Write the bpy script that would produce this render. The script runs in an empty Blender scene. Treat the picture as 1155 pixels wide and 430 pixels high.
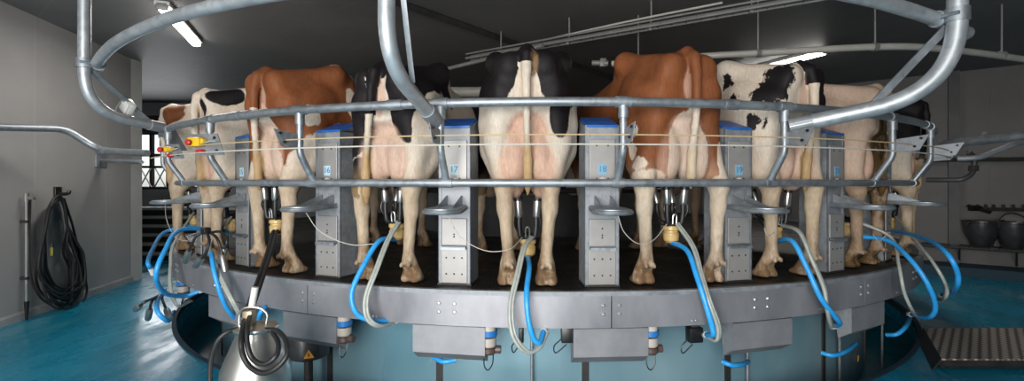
import bpy, bmesh, math, random
import numpy as np
from mathutils import Vector, Matrix

random.seed(4)
S = bpy.context.scene
COL = S.collection
PI = math.pi
R = math.radians
# ------------------------------------------------------------------ layout
EYE = 1.38            # camera height over the floor
FPX = 531.4           # focal length in pixels of the 1155 px wide frame
CX, HZ = 577.5, 207.0
X0, D0 = 0.3276, 7.2  # centre of the rotary platform
DECK = 0.75           # deck height over the floor
RT = 4.49             # deck radius


def at(x, y, d):
    return Vector(((x - CX) / FPX * d, d, EYE + (HZ - y) / FPX * d))


def pol(t, r, z):
    t = R(t)
    return Vector((X0 + r * math.sin(t), D0 - r * math.cos(t), z))


def cyl_pt(x, y, r, near=True):
    """where the sight line of a pixel meets the upright cylinder of radius r round the platform axis"""
    k = (x - CX) / FPX
    a = k * k + 1
    b = -2 * (k * X0 + D0)
    c = X0 * X0 + D0 * D0 - r * r
    q = max(0.0, b * b - 4 * a * c)
    d = (-b + (-1 if near else 1) * math.sqrt(q)) / (2 * a)
    return at(x, y, d)


# ------------------------------------------------------------------ materials
def nodes_of(name):
    m = bpy.data.materials.new(name)
    m.use_nodes = True
    nt = m.node_tree
    return m, nt, nt.nodes['Principled BSDF']


def N(nt, typ, **kw):
    n = nt.nodes.new(typ)
    for k, v in kw.items():
        if k in n.inputs:
            n.inputs[k].default_value = v
        else:
            setattr(n, k, v)
    return n


def L(nt, a, b):
    nt.links.new(a, b)


def mixc(nt, fac, a, b):
    n = nt.nodes.new('ShaderNodeMix')
    n.data_type = 'RGBA'
    for s, v in ((n.inputs[0], fac), (n.inputs[6], a), (n.inputs[7], b)):
        if isinstance(v, (int, float)):
            s.default_value = v
        elif isinstance(v, tuple):
            s.default_value = (*v, 1) if len(v) == 3 else v
        else:
            L(nt, v, s)
    return n.outputs[2]


def ramp(nt, src, lo, hi, a=0.0, b=1.0):
    n = nt.nodes.new('ShaderNodeMapRange')
    n.inputs[1].default_value = lo
    n.inputs[2].default_value = hi
    n.inputs[3].default_value = a
    n.inputs[4].default_value = b
    L(nt, src, n.inputs[0])
    return n.outputs[0]


def noise(nt, scale, detail=4, rough=.55, stretch=None, vec=None):
    if vec is None:
        vec = N(nt, 'ShaderNodeTexCoord').outputs['Object']
    if stretch:
        mp = N(nt, 'ShaderNodeMapping')
        mp.inputs['Scale'].default_value = stretch
        L(nt, vec, mp.inputs[0])
        vec = mp.outputs[0]
    n = N(nt, 'ShaderNodeTexNoise')
    n.inputs['Scale'].default_value = scale
    n.inputs['Detail'].default_value = detail
    n.inputs['Roughness'].default_value = rough
    L(nt, vec, n.inputs['Vector'])
    return n.outputs['Fac']


def bump(nt, bsdf, h, strength=.2, dist=.01):
    b = N(nt, 'ShaderNodeBump')
    b.inputs['Strength'].default_value = strength
    b.inputs['Distance'].default_value = dist
    L(nt, h, b.inputs['Height'])
    L(nt, b.outputs[0], bsdf.inputs['Normal'])


def simple(name, c1, c2=None, rough=.5, metal=0.0, scale=8, detail=4, lo=.35, hi=.65, bmp=0, bscale=60, bdist=.003,
           stretch=None, r2=None, spec=None, trans=0.0, alpha=1.0):
    m, nt, b = nodes_of(name)
    f = noise(nt, scale, detail, .6, stretch)
    f = ramp(nt, f, lo, hi)
    L(nt, mixc(nt, f, c1, c2 or c1), b.inputs['Base Color'])
    b.inputs['Metallic'].default_value = metal
    b.inputs['Roughness'].default_value = rough
    if r2 is not None:
        L(nt, ramp(nt, f, 0, 1, rough, r2), b.inputs['Roughness'])
    if bmp:
        bump(nt, b, noise(nt, bscale, 3, .6, stretch), bmp, bdist)
    if spec is not None:
        b.inputs['Specular IOR Level'].default_value = spec
    if trans:
        b.inputs['Transmission Weight'].default_value = trans
    return m


def galvanised(name, a, b_, rough=.42, metal=.75, scale=38):
    m, nt, b = nodes_of(name)
    co = N(nt, 'ShaderNodeTexCoord').outputs['Object']
    v = N(nt, 'ShaderNodeTexVoronoi')
    v.inputs['Scale'].default_value = scale
    L(nt, co, v.inputs['Vector'])
    sp = N(nt, 'ShaderNodeSeparateColor')
    L(nt, v.outputs['Color'], sp.inputs[0])
    n1 = noise(nt, 5, 5, .65, vec=co)
    ad = N(nt, 'ShaderNodeMath', operation='ADD')
    L(nt, ramp(nt, sp.outputs[0], 0, 1, 0, .45), ad.inputs[0])
    L(nt, ramp(nt, n1, .3, .7, 0, .6), ad.inputs[1])
    L(nt, mixc(nt, ad.outputs[0], a, b_), b.inputs['Base Color'])
    b.inputs['Metallic'].default_value = metal
    L(nt, ramp(nt, ad.outputs[0], 0, 1, rough - .1, rough + .15), b.inputs['Roughness'])
    bump(nt, b, n1, .08, .004)
    return m


M = {}
M['galv'] = galvanised('galvanised_tube', (.24, .265, .29), (.42, .455, .49), .48)
M['galv_dark'] = galvanised('galvanised_plate', (.20, .215, .235), (.36, .38, .41), .55, .45)
M['skirt'] = simple('brushed_sheet_steel', (.22, .22, .24), (.36, .36, .385), .38, .42, 3.5, 6, .3, .7, .12, 30, .003, (1, 1, .5), .48)
M['tray'] = simple('hood_sheet_steel', (.22, .225, .24), (.32, .32, .34), .40, .4, 5, 5, .3, .7, .1, 20, .003, None, .5)
M['stainless'] = simple('stainless_steel', (.48, .47, .45), (.56, .55, .53), .30, .92, 5, 3, .3, .7, .0, 80, .002, None, .36)
M['panel'] = simple('pale_panel_steel', (.30, .29, .285), (.38, .37, .36), .48, .35, 4, 5, .3, .7, .04, 40, .002)
M['rivet'] = simple('rivet_steel', (.62, .62, .63), None, .3, .8)
M['rubber'] = simple('black_rubber', (.012, .012, .013), (.02, .02, .02), .45, 0, 12)
M['blackp'] = simple('black_plastic', (.010, .010, .011), None, .35)
M['white_plastic'] = simple('white_plastic', (.68, .68, .66), (.6, .6, .58), .4)
M['blue_cap'] = simple('blue_plastic_cap', (.012, .10, .42), (.02, .14, .5), .4)
M['blue_hose'] = simple('blue_rubber_hose', (.02, .30, .74), (.04, .38, .82), .35, 0, 20)
M['grey_hose'] = simple('grey_twin_hose', (.30, .33, .31), (.40, .42, .38), .35, 0, 25, spec=.6)
M['amber'] = simple('amber_plastic', (.50, .33, .12), (.62, .45, .20), .35, 0, 30)
M['cord'] = simple('white_cord', (.55, .52, .46), None, .6)
M['cord_tan'] = simple('tan_cord', (.50, .38, .22), None, .6)
M['yellow'] = simple('yellow_plastic', (.75, .48, .02), None, .4)
M['red'] = simple('red_plastic', (.50, .02, .02), None, .4)
M['num'] = simple('blue_number_print', (.02, .17, .42), None, .5)
M['sticker'] = simple('pale_blue_sticker', (.45, .60, .68), None, .5)
M['sticker_dark'] = simple('mid_blue_sticker', (.20, .38, .50), None, .5)
M['sign_y'] = simple('warning_orange', (.75, .33, .03), None, .5)
M['ink'] = simple('black_ink', (.01, .01, .01), None, .6)
M['cream_plastic'] = simple('cream_plastic', (.42, .38, .33), (.50, .46, .41), .4)
M['paint_blue'] = simple('blue_ring_paint', (.02, .17, .50), None, .4)
M['brown_knob'] = simple('brown_bakelite', (.09, .06, .05), None, .4)
M['dark_steel'] = simple('dark_painted_steel', (.045, .047, .05), (.065, .067, .07), .5, .3, 6)
M['iron'] = simple('dark_wall_iron', (.03, .03, .031), (.05, .048, .046), .5, .2, 8)
M['brown_beam'] = simple('brown_stained_timber', (.045, .022, .015), (.07, .035, .022), .6, 0, 5, stretch=(1, 1, 8))
M['conduit'] = simple('grey_conduit', (.22, .22, .21), (.28, .28, .27), .45, .2, 6)
M['pvc'] = simple('pale_pvc_pipe', (.42, .41, .38), (.48, .47, .44), .45)
M['plinth'] = simple('blue_grey_sheet', (.12, .26, .33), (.27, .42, .48), .25, .2, 1.1, 3, .3, .7, .04, 8, .003, (1, 1, .5), .38)
M['pit'] = simple('teal_gutter_paint', (.008, .16, .22), (.012, .20, .27), .25, 0, 5)
M['outlet'] = simple('dark_cast_iron', (.07, .065, .07), (.11, .105, .105), .35, .6, 8)


def m_mat():
    m, nt, b = nodes_of('black_rubber_mat')
    co = N(nt, 'ShaderNodeTexCoord').outputs['Object']
    v = N(nt, 'ShaderNodeTexVoronoi', feature='F1', voronoi_dimensions='2D')
    v.inputs['Scale'].default_value = 40
    v.inputs['Randomness'].default_value = 0.05
    L(nt, co, v.inputs['Vector'])
    h = ramp(nt, v.outputs['Distance'], .2, .55, 1, 0)
    n = noise(nt, 3, 6, .65, vec=co)
    dirt = mixc(nt, ramp(nt, n, .45, .72), (.014, .014, .014), (.032, .029, .025))
    dirt = mixc(nt, h, (.006, .006, .006), dirt)
    L(nt, dirt, b.inputs['Base Color'])
    L(nt, ramp(nt, n, .35, .65, .3, .6), b.inputs['Roughness'])
    bump(nt, b, h, .8, .006)
    return m


M['mat'] = m_mat()


def m_floor():
    m, nt, b = nodes_of('blue_epoxy_floor')
    co = N(nt, 'ShaderNodeTexCoord').outputs['Object']
    n1 = noise(nt, .9, 6, .62, (1, .45, 1), co)
    n2 = noise(nt, 2.3, 5, .7, (1, .35, 1), co)
    n3 = noise(nt, 60, 3, .6, None, co)
    c = mixc(nt, ramp(nt, n1, .35, .65), (.005, .20, .325), (.010, .26, .40))
    c = mixc(nt, ramp(nt, n2, .57, .62, 0, .45), c, (.10, .36, .43))
    L(nt, c, b.inputs['Base Color'])
    L(nt, ramp(nt, n2, .40, .60, .42, .13), b.inputs['Roughness'])
    bump(nt, b, n3, .12, .002)
    return m


M['floor'] = m_floor()


def m_wall(name, c1, c2, along, spacing, seam=.35):
    """smooth wall panels with vertical joints: along = direction of the wall in plan"""
    m, nt, b = nodes_of(name)
    co = N(nt, 'ShaderNodeTexCoord').outputs['Object']
    dot = N(nt, 'ShaderNodeVectorMath', operation='DOT_PRODUCT')
    dot.inputs[1].default_value = (along[0], along[1], along[2] if len(along) > 2 else 0)
    L(nt, co, dot.inputs[0])
    dv = N(nt, 'ShaderNodeMath', operation='DIVIDE')
    dv.inputs[1].default_value = spacing
    L(nt, dot.outputs['Value'], dv.inputs[0])
    fr = N(nt, 'ShaderNodeMath', operation='FRACT')
    L(nt, dv.outputs[0], fr.inputs[0])
    w = .012 / spacing
    s = ramp(nt, fr.outputs[0], w, w * 1.6, 1, 0)
    n = noise(nt, 1.2, 5, .6, None, co)
    c = mixc(nt, ramp(nt, n, .35, .65), c1, c2)
    ms = N(nt, 'ShaderNodeMath', operation='MULTIPLY')
    ms.inputs[1].default_value = seam
    L(nt, s, ms.inputs[0])
    c = mixc(nt, ms.outputs[0], c, tuple(min(1, v * 1.5) for v in c1))
    L(nt, c, b.inputs['Base Color'])
    b.inputs['Roughness'].default_value = .55
    bump(nt, b, s, .3, .004)
    return m


def m_checker():
    m, nt, b = nodes_of('checker_plate')
    co = N(nt, 'ShaderNodeTexCoord').outputs['Object']
    mp = N(nt, 'ShaderNodeMapping')
    mp.inputs['Rotation'].default_value = (0, 0, R(45))
    mp.inputs['Scale'].default_value = (18, 18, 18)
    L(nt, co, mp.inputs[0])
    ck = N(nt, 'ShaderNodeTexChecker')
    ck.inputs['Scale'].default_value = 1
    L(nt, mp.outputs[0], ck.inputs['Vector'])
    v = N(nt, 'ShaderNodeTexVoronoi', feature='F1', voronoi_dimensions='2D')
    v.inputs['Scale'].default_value = 1.0
    v.inputs['Randomness'].default_value = 0
    L(nt, mp.outputs[0], v.inputs['Vector'])
    f = ramp(nt, v.outputs['Distance'], .30, .42, 1, 0)
    L(nt, mixc(nt, f, (.13, .115, .105), (.50, .45, .40)), b.inputs['Base Color'])
    b.inputs['Metallic'].default_value = .1
    b.inputs['Roughness'].default_value = .5
    bump(nt, b, f, .6, .006)
    return m


def emissive(name, col, strength):
    m, nt, b = nodes_of(name)
    b.inputs['Base Color'].default_value = (*col, 1)
    b.inputs['Emission Color'].default_value = (*col, 1)
    b.inputs['Emission Strength'].default_value = strength
    return m


# ------------------------------------------------------------------ mesh building
class MB:
    def __init__(self):
        self.v, self.f, self.mi = [], [], []
        self.cur = 0

    def add(self, vs, fs):
        o = len(self.v)
        self.v += [tuple(p) for p in vs]
        self.f += [tuple(i + o for i in f) for f in fs]
        self.mi += [self.cur] * len(fs)
        return self

    def box(self, c, s, rot=None, bev=0.0):
        hx, hy, hz = s[0] / 2, s[1] / 2, s[2] / 2
        bm = bmesh.new()
        bmesh.ops.create_cube(bm, size=1)
        for v in bm.verts:
            v.co = Vector((v.co.x * s[0], v.co.y * s[1], v.co.z * s[2]))
        if bev:
            bmesh.ops.bevel(bm, geom=list(bm.edges), offset=bev, segments=2, affect='EDGES', profile=.5)
        mt = Matrix.Translation(Vector(c)) @ (rot.to_4x4() if rot else Matrix.Identity(4))
        bm.verts.index_update()
        self.add([mt @ v.co for v in bm.verts], [[v.index for v in f.verts] for f in bm.faces])
        bm.free()
        return self

    def tube(self, pts, r, seg=12, cap=True, closed=False):
        pts = [Vector(p) for p in pts]
        n = len(pts)
        rs = r if isinstance(r, (list, tuple)) else [r] * n
        T = []
        for i in range(n):
            if closed:
                t = pts[(i + 1) % n] - pts[i - 1]
            else:
                t = pts[min(i + 1, n - 1)] - pts[max(i - 1, 0)]
            T.append(t.normalized() if t.length > 1e-9 else Vector((0, 0, 1)))
        up = Vector((0, 0, 1)) if abs(T[0].z) < .9 else Vector((1, 0, 0))
        u = T[0].cross(up).normalized()
        vs = []
        for i in range(n):
            u = (u - T[i] * u.dot(T[i]))
            u = u.normalized() if u.length > 1e-6 else T[i].orthogonal().normalized()
            w = T[i].cross(u)
            for k in range(seg):
                a = 2 * PI * k / seg
                vs.append(pts[i] + (u * math.cos(a) + w * math.sin(a)) * rs[i])
        fs = []
        m = n if closed else n - 1
        for i in range(m):
            j = (i + 1) % n
            for k in range(seg):
                l = (k + 1) % seg
                fs.append((i * seg + k, i * seg + l, j * seg + l, j * seg + k))
        if cap and not closed:
            fs.append(tuple(range(seg))[::-1])
            fs.append(tuple((n - 1) * seg + k for k in range(seg)))
        return self.add(vs, fs)

    def lathe(self, prof, seg=24, mtx=None):
        """prof: (r, z) list, turned about z"""
        vs, fs = [], []
        n = len(prof)
        for (r, z) in prof:
            for k in range(seg):
                a = 2 * PI * k / seg
                vs.append(Vector((max(r, 1e-5) * math.cos(a), max(r, 1e-5) * math.sin(a), z)))
        for i in range(n - 1):
            for k in range(seg):
                l = (k + 1) % seg
                fs.append((i * seg + k, i * seg + l, (i + 1) * seg + l, (i + 1) * seg + k))
        fs.append(tuple(range(seg))[::-1])
        fs.append(tuple((n - 1) * seg + k for k in range(seg)))
        if mtx:
            vs = [mtx @ v for v in vs]
        return self.add(vs, fs)

    def cyl(self, a, b, r, seg=16):
        return self.tube([a, b], r, seg)

    def prism(self, poly, off):
        """flat polygon (3D points) pushed along off"""
        n = len(poly)
        off = Vector(off)
        a = [Vector(p) for p in poly]
        vs = a + [p + off for p in a]
        fs = [tuple(range(n))[::-1], tuple(range(n, 2 * n))]
        for i in range(n):
            j = (i + 1) % n
            fs.append((i, j, n + j, n + i))
        return self.add(vs, fs)

    def ring_sector(self, r0, r1, z0, z1, t0, t1, seg):
        """block between two radii round the platform axis, angles in degrees, world space"""
        vs, fs = [], []
        for i in range(seg + 1):
            t = t0 + (t1 - t0) * i / seg
            for (r, z) in ((r0, z0), (r1, z0), (r1, z1), (r0, z1)):
                vs.append(pol(t, r, z))
        full = abs(t1 - t0) >= 359.99
        for i in range(seg):
            for k in range(4):
                l = (k + 1) % 4
                fs.append((i * 4 + k, i * 4 + l, (i + 1) * 4 + l, (i + 1) * 4 + k))
        if not full:
            fs.append((0, 1, 2, 3))
            fs.append(tuple(seg * 4 + k for k in (3, 2, 1, 0)))
        return self.add(vs, fs)

    def build(self, name, mat, parent=None, smooth=35, mods=None):
        me = bpy.data.meshes.new(name)
        me.from_pydata([tuple(v) for v in self.v], [], self.f)
        for k in (mat if isinstance(mat, (list, tuple)) else [mat]):
            me.materials.append(k)
        if isinstance(mat, (list, tuple)):
            me.polygons.foreach_set('material_index', self.mi)
        bm = bmesh.new()
        bm.from_mesh(me)
        bmesh.ops.recalc_face_normals(bm, faces=bm.faces)
        bm.to_mesh(me)
        bm.free()
        if smooth:
            me.polygons.foreach_set('use_smooth', [True] * len(me.polygons))
            me.set_sharp_from_angle(angle=R(smooth))
        o = bpy.data.objects.new(name, me)
        COL.objects.link(o)
        if parent:
            o.parent = parent
        return o


def tag(o, label=None, cat=None, group=None, kind=None):
    if label:
        o['label'] = label
    if cat:
        o['category'] = cat
    if group:
        o['group'] = group
    if kind:
        o['kind'] = kind
    return o


def empty(name, loc=(0, 0, 0), rz=0.0, label=None, cat=None, group=None):
    o = bpy.data.objects.new(name, None)
    o.empty_display_size = .1
    o.location = loc
    o.rotation_euler = (0, 0, rz)
    COL.objects.link(o)
    return tag(o, label, cat, group)


def copy_tree(o, parent=None):
    kids = list(o.children)
    c = o.copy()
    COL.objects.link(c)
    c.parent = parent
    for ch in kids:
        copy_tree(ch, c)
    return c


def fillet(pts, rad, seg=8):
    pts = [Vector(p) for p in pts]
    out = [pts[0]]
    for i in range(1, len(pts) - 1):
        p = pts[i]
        a = (pts[i - 1] - p)
        b = (pts[i + 1] - p)
        la, lb = a.length, b.length
        a.normalize()
        b.normalize()
        ang = a.angle(b)
        if ang > PI - .02:
            out.append(p)
            continue
        rr = rad[i - 1] if isinstance(rad, (list, tuple)) else rad
        d = min(rr / math.tan(ang / 2), la * .49, lb * .49)
        p1, p2 = p + a * d, p + b * d
        for k in range(seg + 1):
            t = k / seg
            out.append(p1 * (1 - t) ** 2 + p * 2 * t * (1 - t) + p2 * t * t)
    out.append(pts[-1])
    return out


def spline(pts, n=10, closed=False):
    pts = [Vector(p) for p in pts]
    if closed:
        P = [pts[-1]] + pts + [pts[0], pts[1]]
    else:
        P = [pts[0] * 2 - pts[1]] + pts + [pts[-1] * 2 - pts[-2]]
    out = []
    for i in range(1, len(P) - 2):
        a, b, c, d = P[i - 1], P[i], P[i + 1], P[i + 2]
        for k in range(n):
            t = k / n
            out.append(.5 * ((2 * b) + (c - a) * t + (2 * a - 5 * b + 4 * c - d) * t * t + (3 * b - a - 3 * c + d) * t ** 3))
    if not closed:
        out.append(pts[-1])
    return out


def arc(r, z, t0, t1, n):
    return [pol(t0 + (t1 - t0) * i / n, r, z) for i in range(n + 1)]


def text_mesh(txt, size, depth, name, mat, parent, loc, rot):
    cu = bpy.data.curves.new(name, 'FONT')
    cu.body = txt
    cu.size = size
    cu.extrude = depth
    cu.align_x = 'CENTER'
    cu.align_y = 'CENTER'
    tmp = bpy.data.objects.new(name, cu)
    COL.objects.link(tmp)
    bpy.context.view_layer.update()
    me = bpy.data.meshes.new_from_object(tmp)
    bpy.data.objects.remove(tmp)
    bpy.data.curves.remove(cu)
    me.materials.clear()
    me.materials.append(mat)
    o = bpy.data.objects.new(name, me)
    o.location = loc
    o.rotation_euler = rot
    o.parent = parent
    COL.objects.link(o)
    return o
# ------------------------------------------------------------------ cows: one smooth skin each, taken from a distance field
HG = .0135


def smin(a, b, k):
    h = np.clip(.5 + .5 * (b - a) / k, 0, 1)
    return b + (a - b) * h - k * h * (1 - h)


class Field:
    def __init__(s, lo, hi, h):
        s.h = h
        s.lo = np.array(lo, float)
        s.n = (np.ceil((np.array(hi) - s.lo) / h)).astype(int) + 1
        s.ax = [(s.lo[i] + h * np.arange(s.n[i])).astype(np.float32) for i in range(3)]
        s.F = np.full(tuple(s.n), 1.0, np.float32)

    def sub(s, lo, hi):
        i0 = np.clip(np.floor((np.array(lo) - s.lo) / s.h).astype(int), 0, s.n)
        i1 = np.clip(np.ceil((np.array(hi) - s.lo) / s.h).astype(int) + 1, 0, s.n)
        sl = tuple(slice(a, b) for a, b in zip(i0, i1))
        return sl, np.meshgrid(*[s.ax[i][sl[i]] for i in range(3)], indexing='ij', sparse=True)

    def join(s, sl, d, k, cut=False):
        if cut:
            s.F[sl] = -smin(-s.F[sl], d, k)
        else:
            s.F[sl] = smin(s.F[sl], d, k)

    def cone(s, a, b, ra, rb, k=.03, cut=False):
        a, b = np.array(a, float), np.array(b, float)
        m = max(ra, rb) + k + 2 * s.h
        sl, (X, Y, Z) = s.sub(np.minimum(a, b) - m, np.maximum(a, b) + m)
        if 0 in s.F[sl].shape:
            return
        e = b - a
        l2 = float(e @ e) + 1e-9
        px, py, pz = X - a[0], Y - a[1], Z - a[2]
        t = np.clip((px * e[0] + py * e[1] + pz * e[2]) / l2, 0, 1)
        d = np.sqrt((px - t * e[0]) ** 2 + (py - t * e[1]) ** 2 + (pz - t * e[2]) ** 2) - (ra + (rb - ra) * t)
        s.join(sl, d.astype(np.float32), k, cut)

    def ell(s, c, r, k=.05, cut=False):
        c, r = np.array(c, float), np.array(r, float)
        m = r + k + 2 * s.h
        sl, (X, Y, Z) = s.sub(c - m, c + m)
        k0 = np.sqrt(((X - c[0]) / r[0]) ** 2 + ((Y - c[1]) / r[1]) ** 2 + ((Z - c[2]) / r[2]) ** 2)
        k1 = np.sqrt(((X - c[0]) / r[0] ** 2) ** 2 + ((Y - c[1]) / r[1] ** 2) ** 2 + ((Z - c[2]) / r[2] ** 2) ** 2)
        d = np.where(k1 > 1e-6, k0 * (k0 - 1) / np.maximum(k1, 1e-6), -min(r))
        s.join(sl, d.astype(np.float32), k, cut)

    def chain(s, pts, rs, k=.02):
        for i in range(len(pts) - 1):
            s.cone(pts[i], pts[i + 1], rs[i], rs[i + 1], k)

    def nets(s):
        F = s.F
        I = F < 0
        n = np.array(F.shape)
        c = I[:-1, :-1, :-1].astype(np.int8)
        tot = np.zeros(tuple(n - 1), np.int8)
        offs = [(i, j, k) for i in (0, 1) for j in (0, 1) for k in (0, 1)]
        for (i, j, k) in offs:
            tot += I[i:n[0] - 1 + i, j:n[1] - 1 + j, k:n[2] - 1 + k]
        act = (tot > 0) & (tot < 8)
        idx = np.argwhere(act)
        vid = np.full(act.shape, -1, np.int64)
        vid[act] = np.arange(len(idx))
        val = {o: F[idx[:, 0] + o[0], idx[:, 1] + o[1], idx[:, 2] + o[2]] for o in offs}
        acc = np.zeros((len(idx), 3))
        cnt = np.zeros(len(idx))
        for a in offs:
            for ax in range(3):
                if a[ax]:
                    continue
                b = list(a)
                b[ax] = 1
                fa, fb = val[a], val[tuple(b)]
                cr = (fa < 0) != (fb < 0)
                t = np.where(cr, fa / np.where(cr, fa - fb, 1), 0)
                p = np.zeros((len(idx), 3)) + np.array(a)
                p[:, ax] += t
                acc += p * cr[:, None]
                cnt += cr
        V = (idx + acc / cnt[:, None]) * s.h + s.lo
        Q = []
        for ax in range(3):
            u, w = (ax + 1) % 3, (ax + 2) % 3
            lo = [slice(None)] * 3
            hi = [slice(None)] * 3
            lo[ax], hi[ax] = slice(0, -1), slice(1, None)
            A, B = I[tuple(lo)], I[tuple(hi)]
            e = np.argwhere(A != B)
            e = e[(e[:, u] > 0) & (e[:, w] > 0) & (e[:, u] < n[u] - 1) & (e[:, w] < n[w] - 1)]
            du, dw = np.eye(3, dtype=int)[u], np.eye(3, dtype=int)[w]
            g = [vid[tuple((e - x).T)] for x in (du * 0, du, du + dw, dw)]
            q = np.stack(g, 1)
            fl = A[tuple(e.T)]
            q[~fl] = q[~fl][:, ::-1]
            Q.append(q)
        return V, np.concatenate(Q)


def smooth_interp(xs, ys, grid, sig=.05):
    f = np.interp(grid, xs, ys)
    h = grid[1] - grid[0]
    k = int(3 * sig / h)
    w = np.exp(-.5 * (np.arange(-k, k + 1) * h / sig) ** 2)
    w /= w.sum()
    return np.convolve(np.pad(f, k, mode='edge'), w, mode='valid')


# y from the rump forward: half width, top, bottom
SEC = [(0.02, .16, 1.37, 1.12), (.12, .20, 1.42, 1.02), (.28, .24, 1.45, .92), (.45, .275, 1.48, .82), (.6, .295, 1.48, .74),
       (.8, .315, 1.47, .68), (1.0, .325, 1.455, .65), (1.2, .325, 1.44, .64), (1.4, .30, 1.44, .65), (1.6, .27, 1.455, .67),
       (1.8, .22, 1.44, .72), (1.95, .17, 1.38, .80), (2.03, .11, 1.30, .9)]


def cow_field(c):
    F = Field((-.50, -.13, -.02), (.50, 2.62, 1.66), HG)
    g = F.ax[1].astype(float)
    sec = np.array(SEC)
    fat = c.get('fat', 1.0)
    w = smooth_interp(sec[:, 0], sec[:, 1], g, .05)[None, :, None] * fat
    zt = smooth_interp(sec[:, 0], sec[:, 2], g, .05)[None, :, None]
    zb = smooth_interp(sec[:, 0], sec[:, 3], g, .06)[None, :, None]
    X, Y, Z = np.meshgrid(*F.ax, indexing='ij', sparse=True)
    zc = zb + (zt - zb) * .52
    hz = np.where(Z > zc, zt - zc, zc - zb)
    pw = smooth_interp([0, .55, .95, 3], [2.7, 2.9, 2.25, 2.25], g, .08)[None, :, None]
    q = (np.abs(X / w) ** pw + np.abs((Z - zc) / hz) ** pw) ** (1 / pw)
    d = (q - 1) * np.minimum(w, hz) * .9
    d = np.maximum(d, np.maximum(.05 - Y, Y - 1.98))
    F.F = np.minimum(F.F, d.astype(np.float32))
    F.F = F.F
    # pelvis: hook bones, pin bones, spine
    for s in (-1, 1):
        F.cone((s * .225, .50, 1.475), (s * .19, .64, 1.46), .055, .05, .08)
        F.cone((s * .225, .50, 1.475), (s * .105, .10, 1.37), .05, .055, .10)
        F.ell((s * .105, .075, 1.345), (.06, .06, .07), .05)
        F.ell((s * .235, .33, 1.18), (.07, .13, .16), .09)                # thurl
        F.ell((s * .40, .80, 1.34), (.10, .16, .09), .09, cut=True)          # hollow flank
        F.ell((s * .33, .27, 1.42), (.07, .14, .06), .06, cut=True)          # dip between hook and pin
    F.cone((0, .12, 1.415), (0, 1.55, 1.43), .045, .04, .07)
    # head and neck, lowered to the trough
    F.cone((0, 1.80, 1.16), (0, 2.12, .98), .215, .15, .10)
    F.cone((0, 1.75, 1.34), (0, 2.10, 1.10), .10, .09, .10)
    hx = c.get('headx', 0)
    F.cone((0, 2.05, 1.0), (hx, 2.28, .90), .15, .125, .07)
    F.cone((hx, 2.26, .92), (hx, 2.43, .62), .115, .075, .05)
    F.ell((hx, 2.45, .57), (.085, .07, .07), .04)
    F.ell((hx, 2.27, .98), (.10, .07, .06), .04)
    for s in (-1, 1):
        F.ell((hx + s * .19, 2.20, .965), (.10, .022, .05), .025)
        F.ell((hx + s * .085, 2.35, .83), (.03, .035, .03), .03)
    # hind legs
    hd = c.get('hind', ((0, 0), (0, 0)))
    st = c.get('stance', .125)
    for s, (dx, dy) in zip((-1, 1), hd):
        hoof = np.array((s * st + dx, .15 + dy, 0))
        hock = np.array((s * (st + .022) + dx * .8, .115 + dy * .85, .56))
        F.cone((s * .175, .24, 1.18), (s * .195, .28, .92), .125, .105, .07)
        F.cone((s * .160, .13, 1.20), (s * .188, .17, .86), .085, .062, .06)
        F.cone((s * .195, .30, 1.0), (s * .21, .44, .80), .115, .09, .07)
        F.cone((s * .205, .34, .85), hock + (0, .025, .07), .110, .064, .05)
        F.cone((s * .198, .19, .90), hock + (0, -.005, .07), .076, .043, .05)
        F.cone(hock + (0, .012, .03), hock + (0, .022, -.09), .056, .047, .03)   # hock joint
        F.cone(hock + (0, -.018, .075), hock + (0, -.015, -.02), .022, .024, .025)   # point of the hock
        fet = hoof + (0, -.015, .155)
        F.cone(hock + (0, .02, -.06), fet + (0, -.003, .05), .043, .037, .03)
        F.cone(hock + (0, -.008, -.02), fet + (0, -.018, .06), .022, .022, .02)
        F.ell(fet, (.047, .05, .05), .025)
        for q in (-1, 1):
            F.cone(fet + (q * .02, .01, -.02), hoof + (q * .030, .045, .055), .035, .035, .012)
            F.cone(hoof + (q * .034, .020, .035), hoof + (q * .036, .105, .018), .038, .024, .012)
            F.cone(hoof + (q * .034, .0, .02), hoof + (q * .034, .06, .012), .032, .032, .012)
            F.ell(fet + (q * .026, -.055, -.03), (.016, .02, .022), .015)      # dew claws
    # fore legs
    for s in (-1, 1):
        fx = s * .14
        F.cone((s * .20, 1.72, 1.12), (s * .20, 1.60, .86), .13, .10, .08)
        F.cone((s * .19, 1.60, .86), (fx * 1.05, 1.64, .46), .085, .05, .05)
        F.ell((fx * 1.05, 1.65, .43), (.053, .055, .065), .03)
        F.cone((fx * 1.05, 1.65, .42), (fx, 1.65, .17), .040, .034, .03)
        F.ell((fx, 1.65, .15), (.046, .046, .046), .025)
        for q in (-1, 1):
            F.cone((fx + q * .02, 1.66, .13), (fx + q * .032, 1.70, .035), .034, .038, .012)
            F.cone((fx + q * .034, 1.68, .03), (fx + q * .036, 1.76, .018), .036, .024, .012)
    # udder: rear attachment high between the thighs, four quarters, teats
    uw, ud = c.get('udder', (1, 0))
    F.ell((0, .19, .95), (.085 * uw, .085, .24), .02)
    for s in (-1, 1):
        F.ell((s * .078 * uw, .20, .765 - ud), (.085 * uw, .125, .225), .010)
        F.ell((s * .078 * uw, .43, .73 - ud), (.095 * uw, .16, .16), .015)
        for y in (.24, .43):
            F.cone((s * .070, y, .60 - ud), (s * .064, y, .53 - ud), .026, .015, .02)
    # tail
    tp = c['tail']
    F.chain(tp[0], tp[1], .014)
    sl, (X, Y, Z) = F.sub((-.5, -.13, -.02), (.5, 2.62, .05))
    F.F[sl] = np.maximum(F.F[sl], (.002 - Z).astype(np.float32))
    return F


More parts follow.
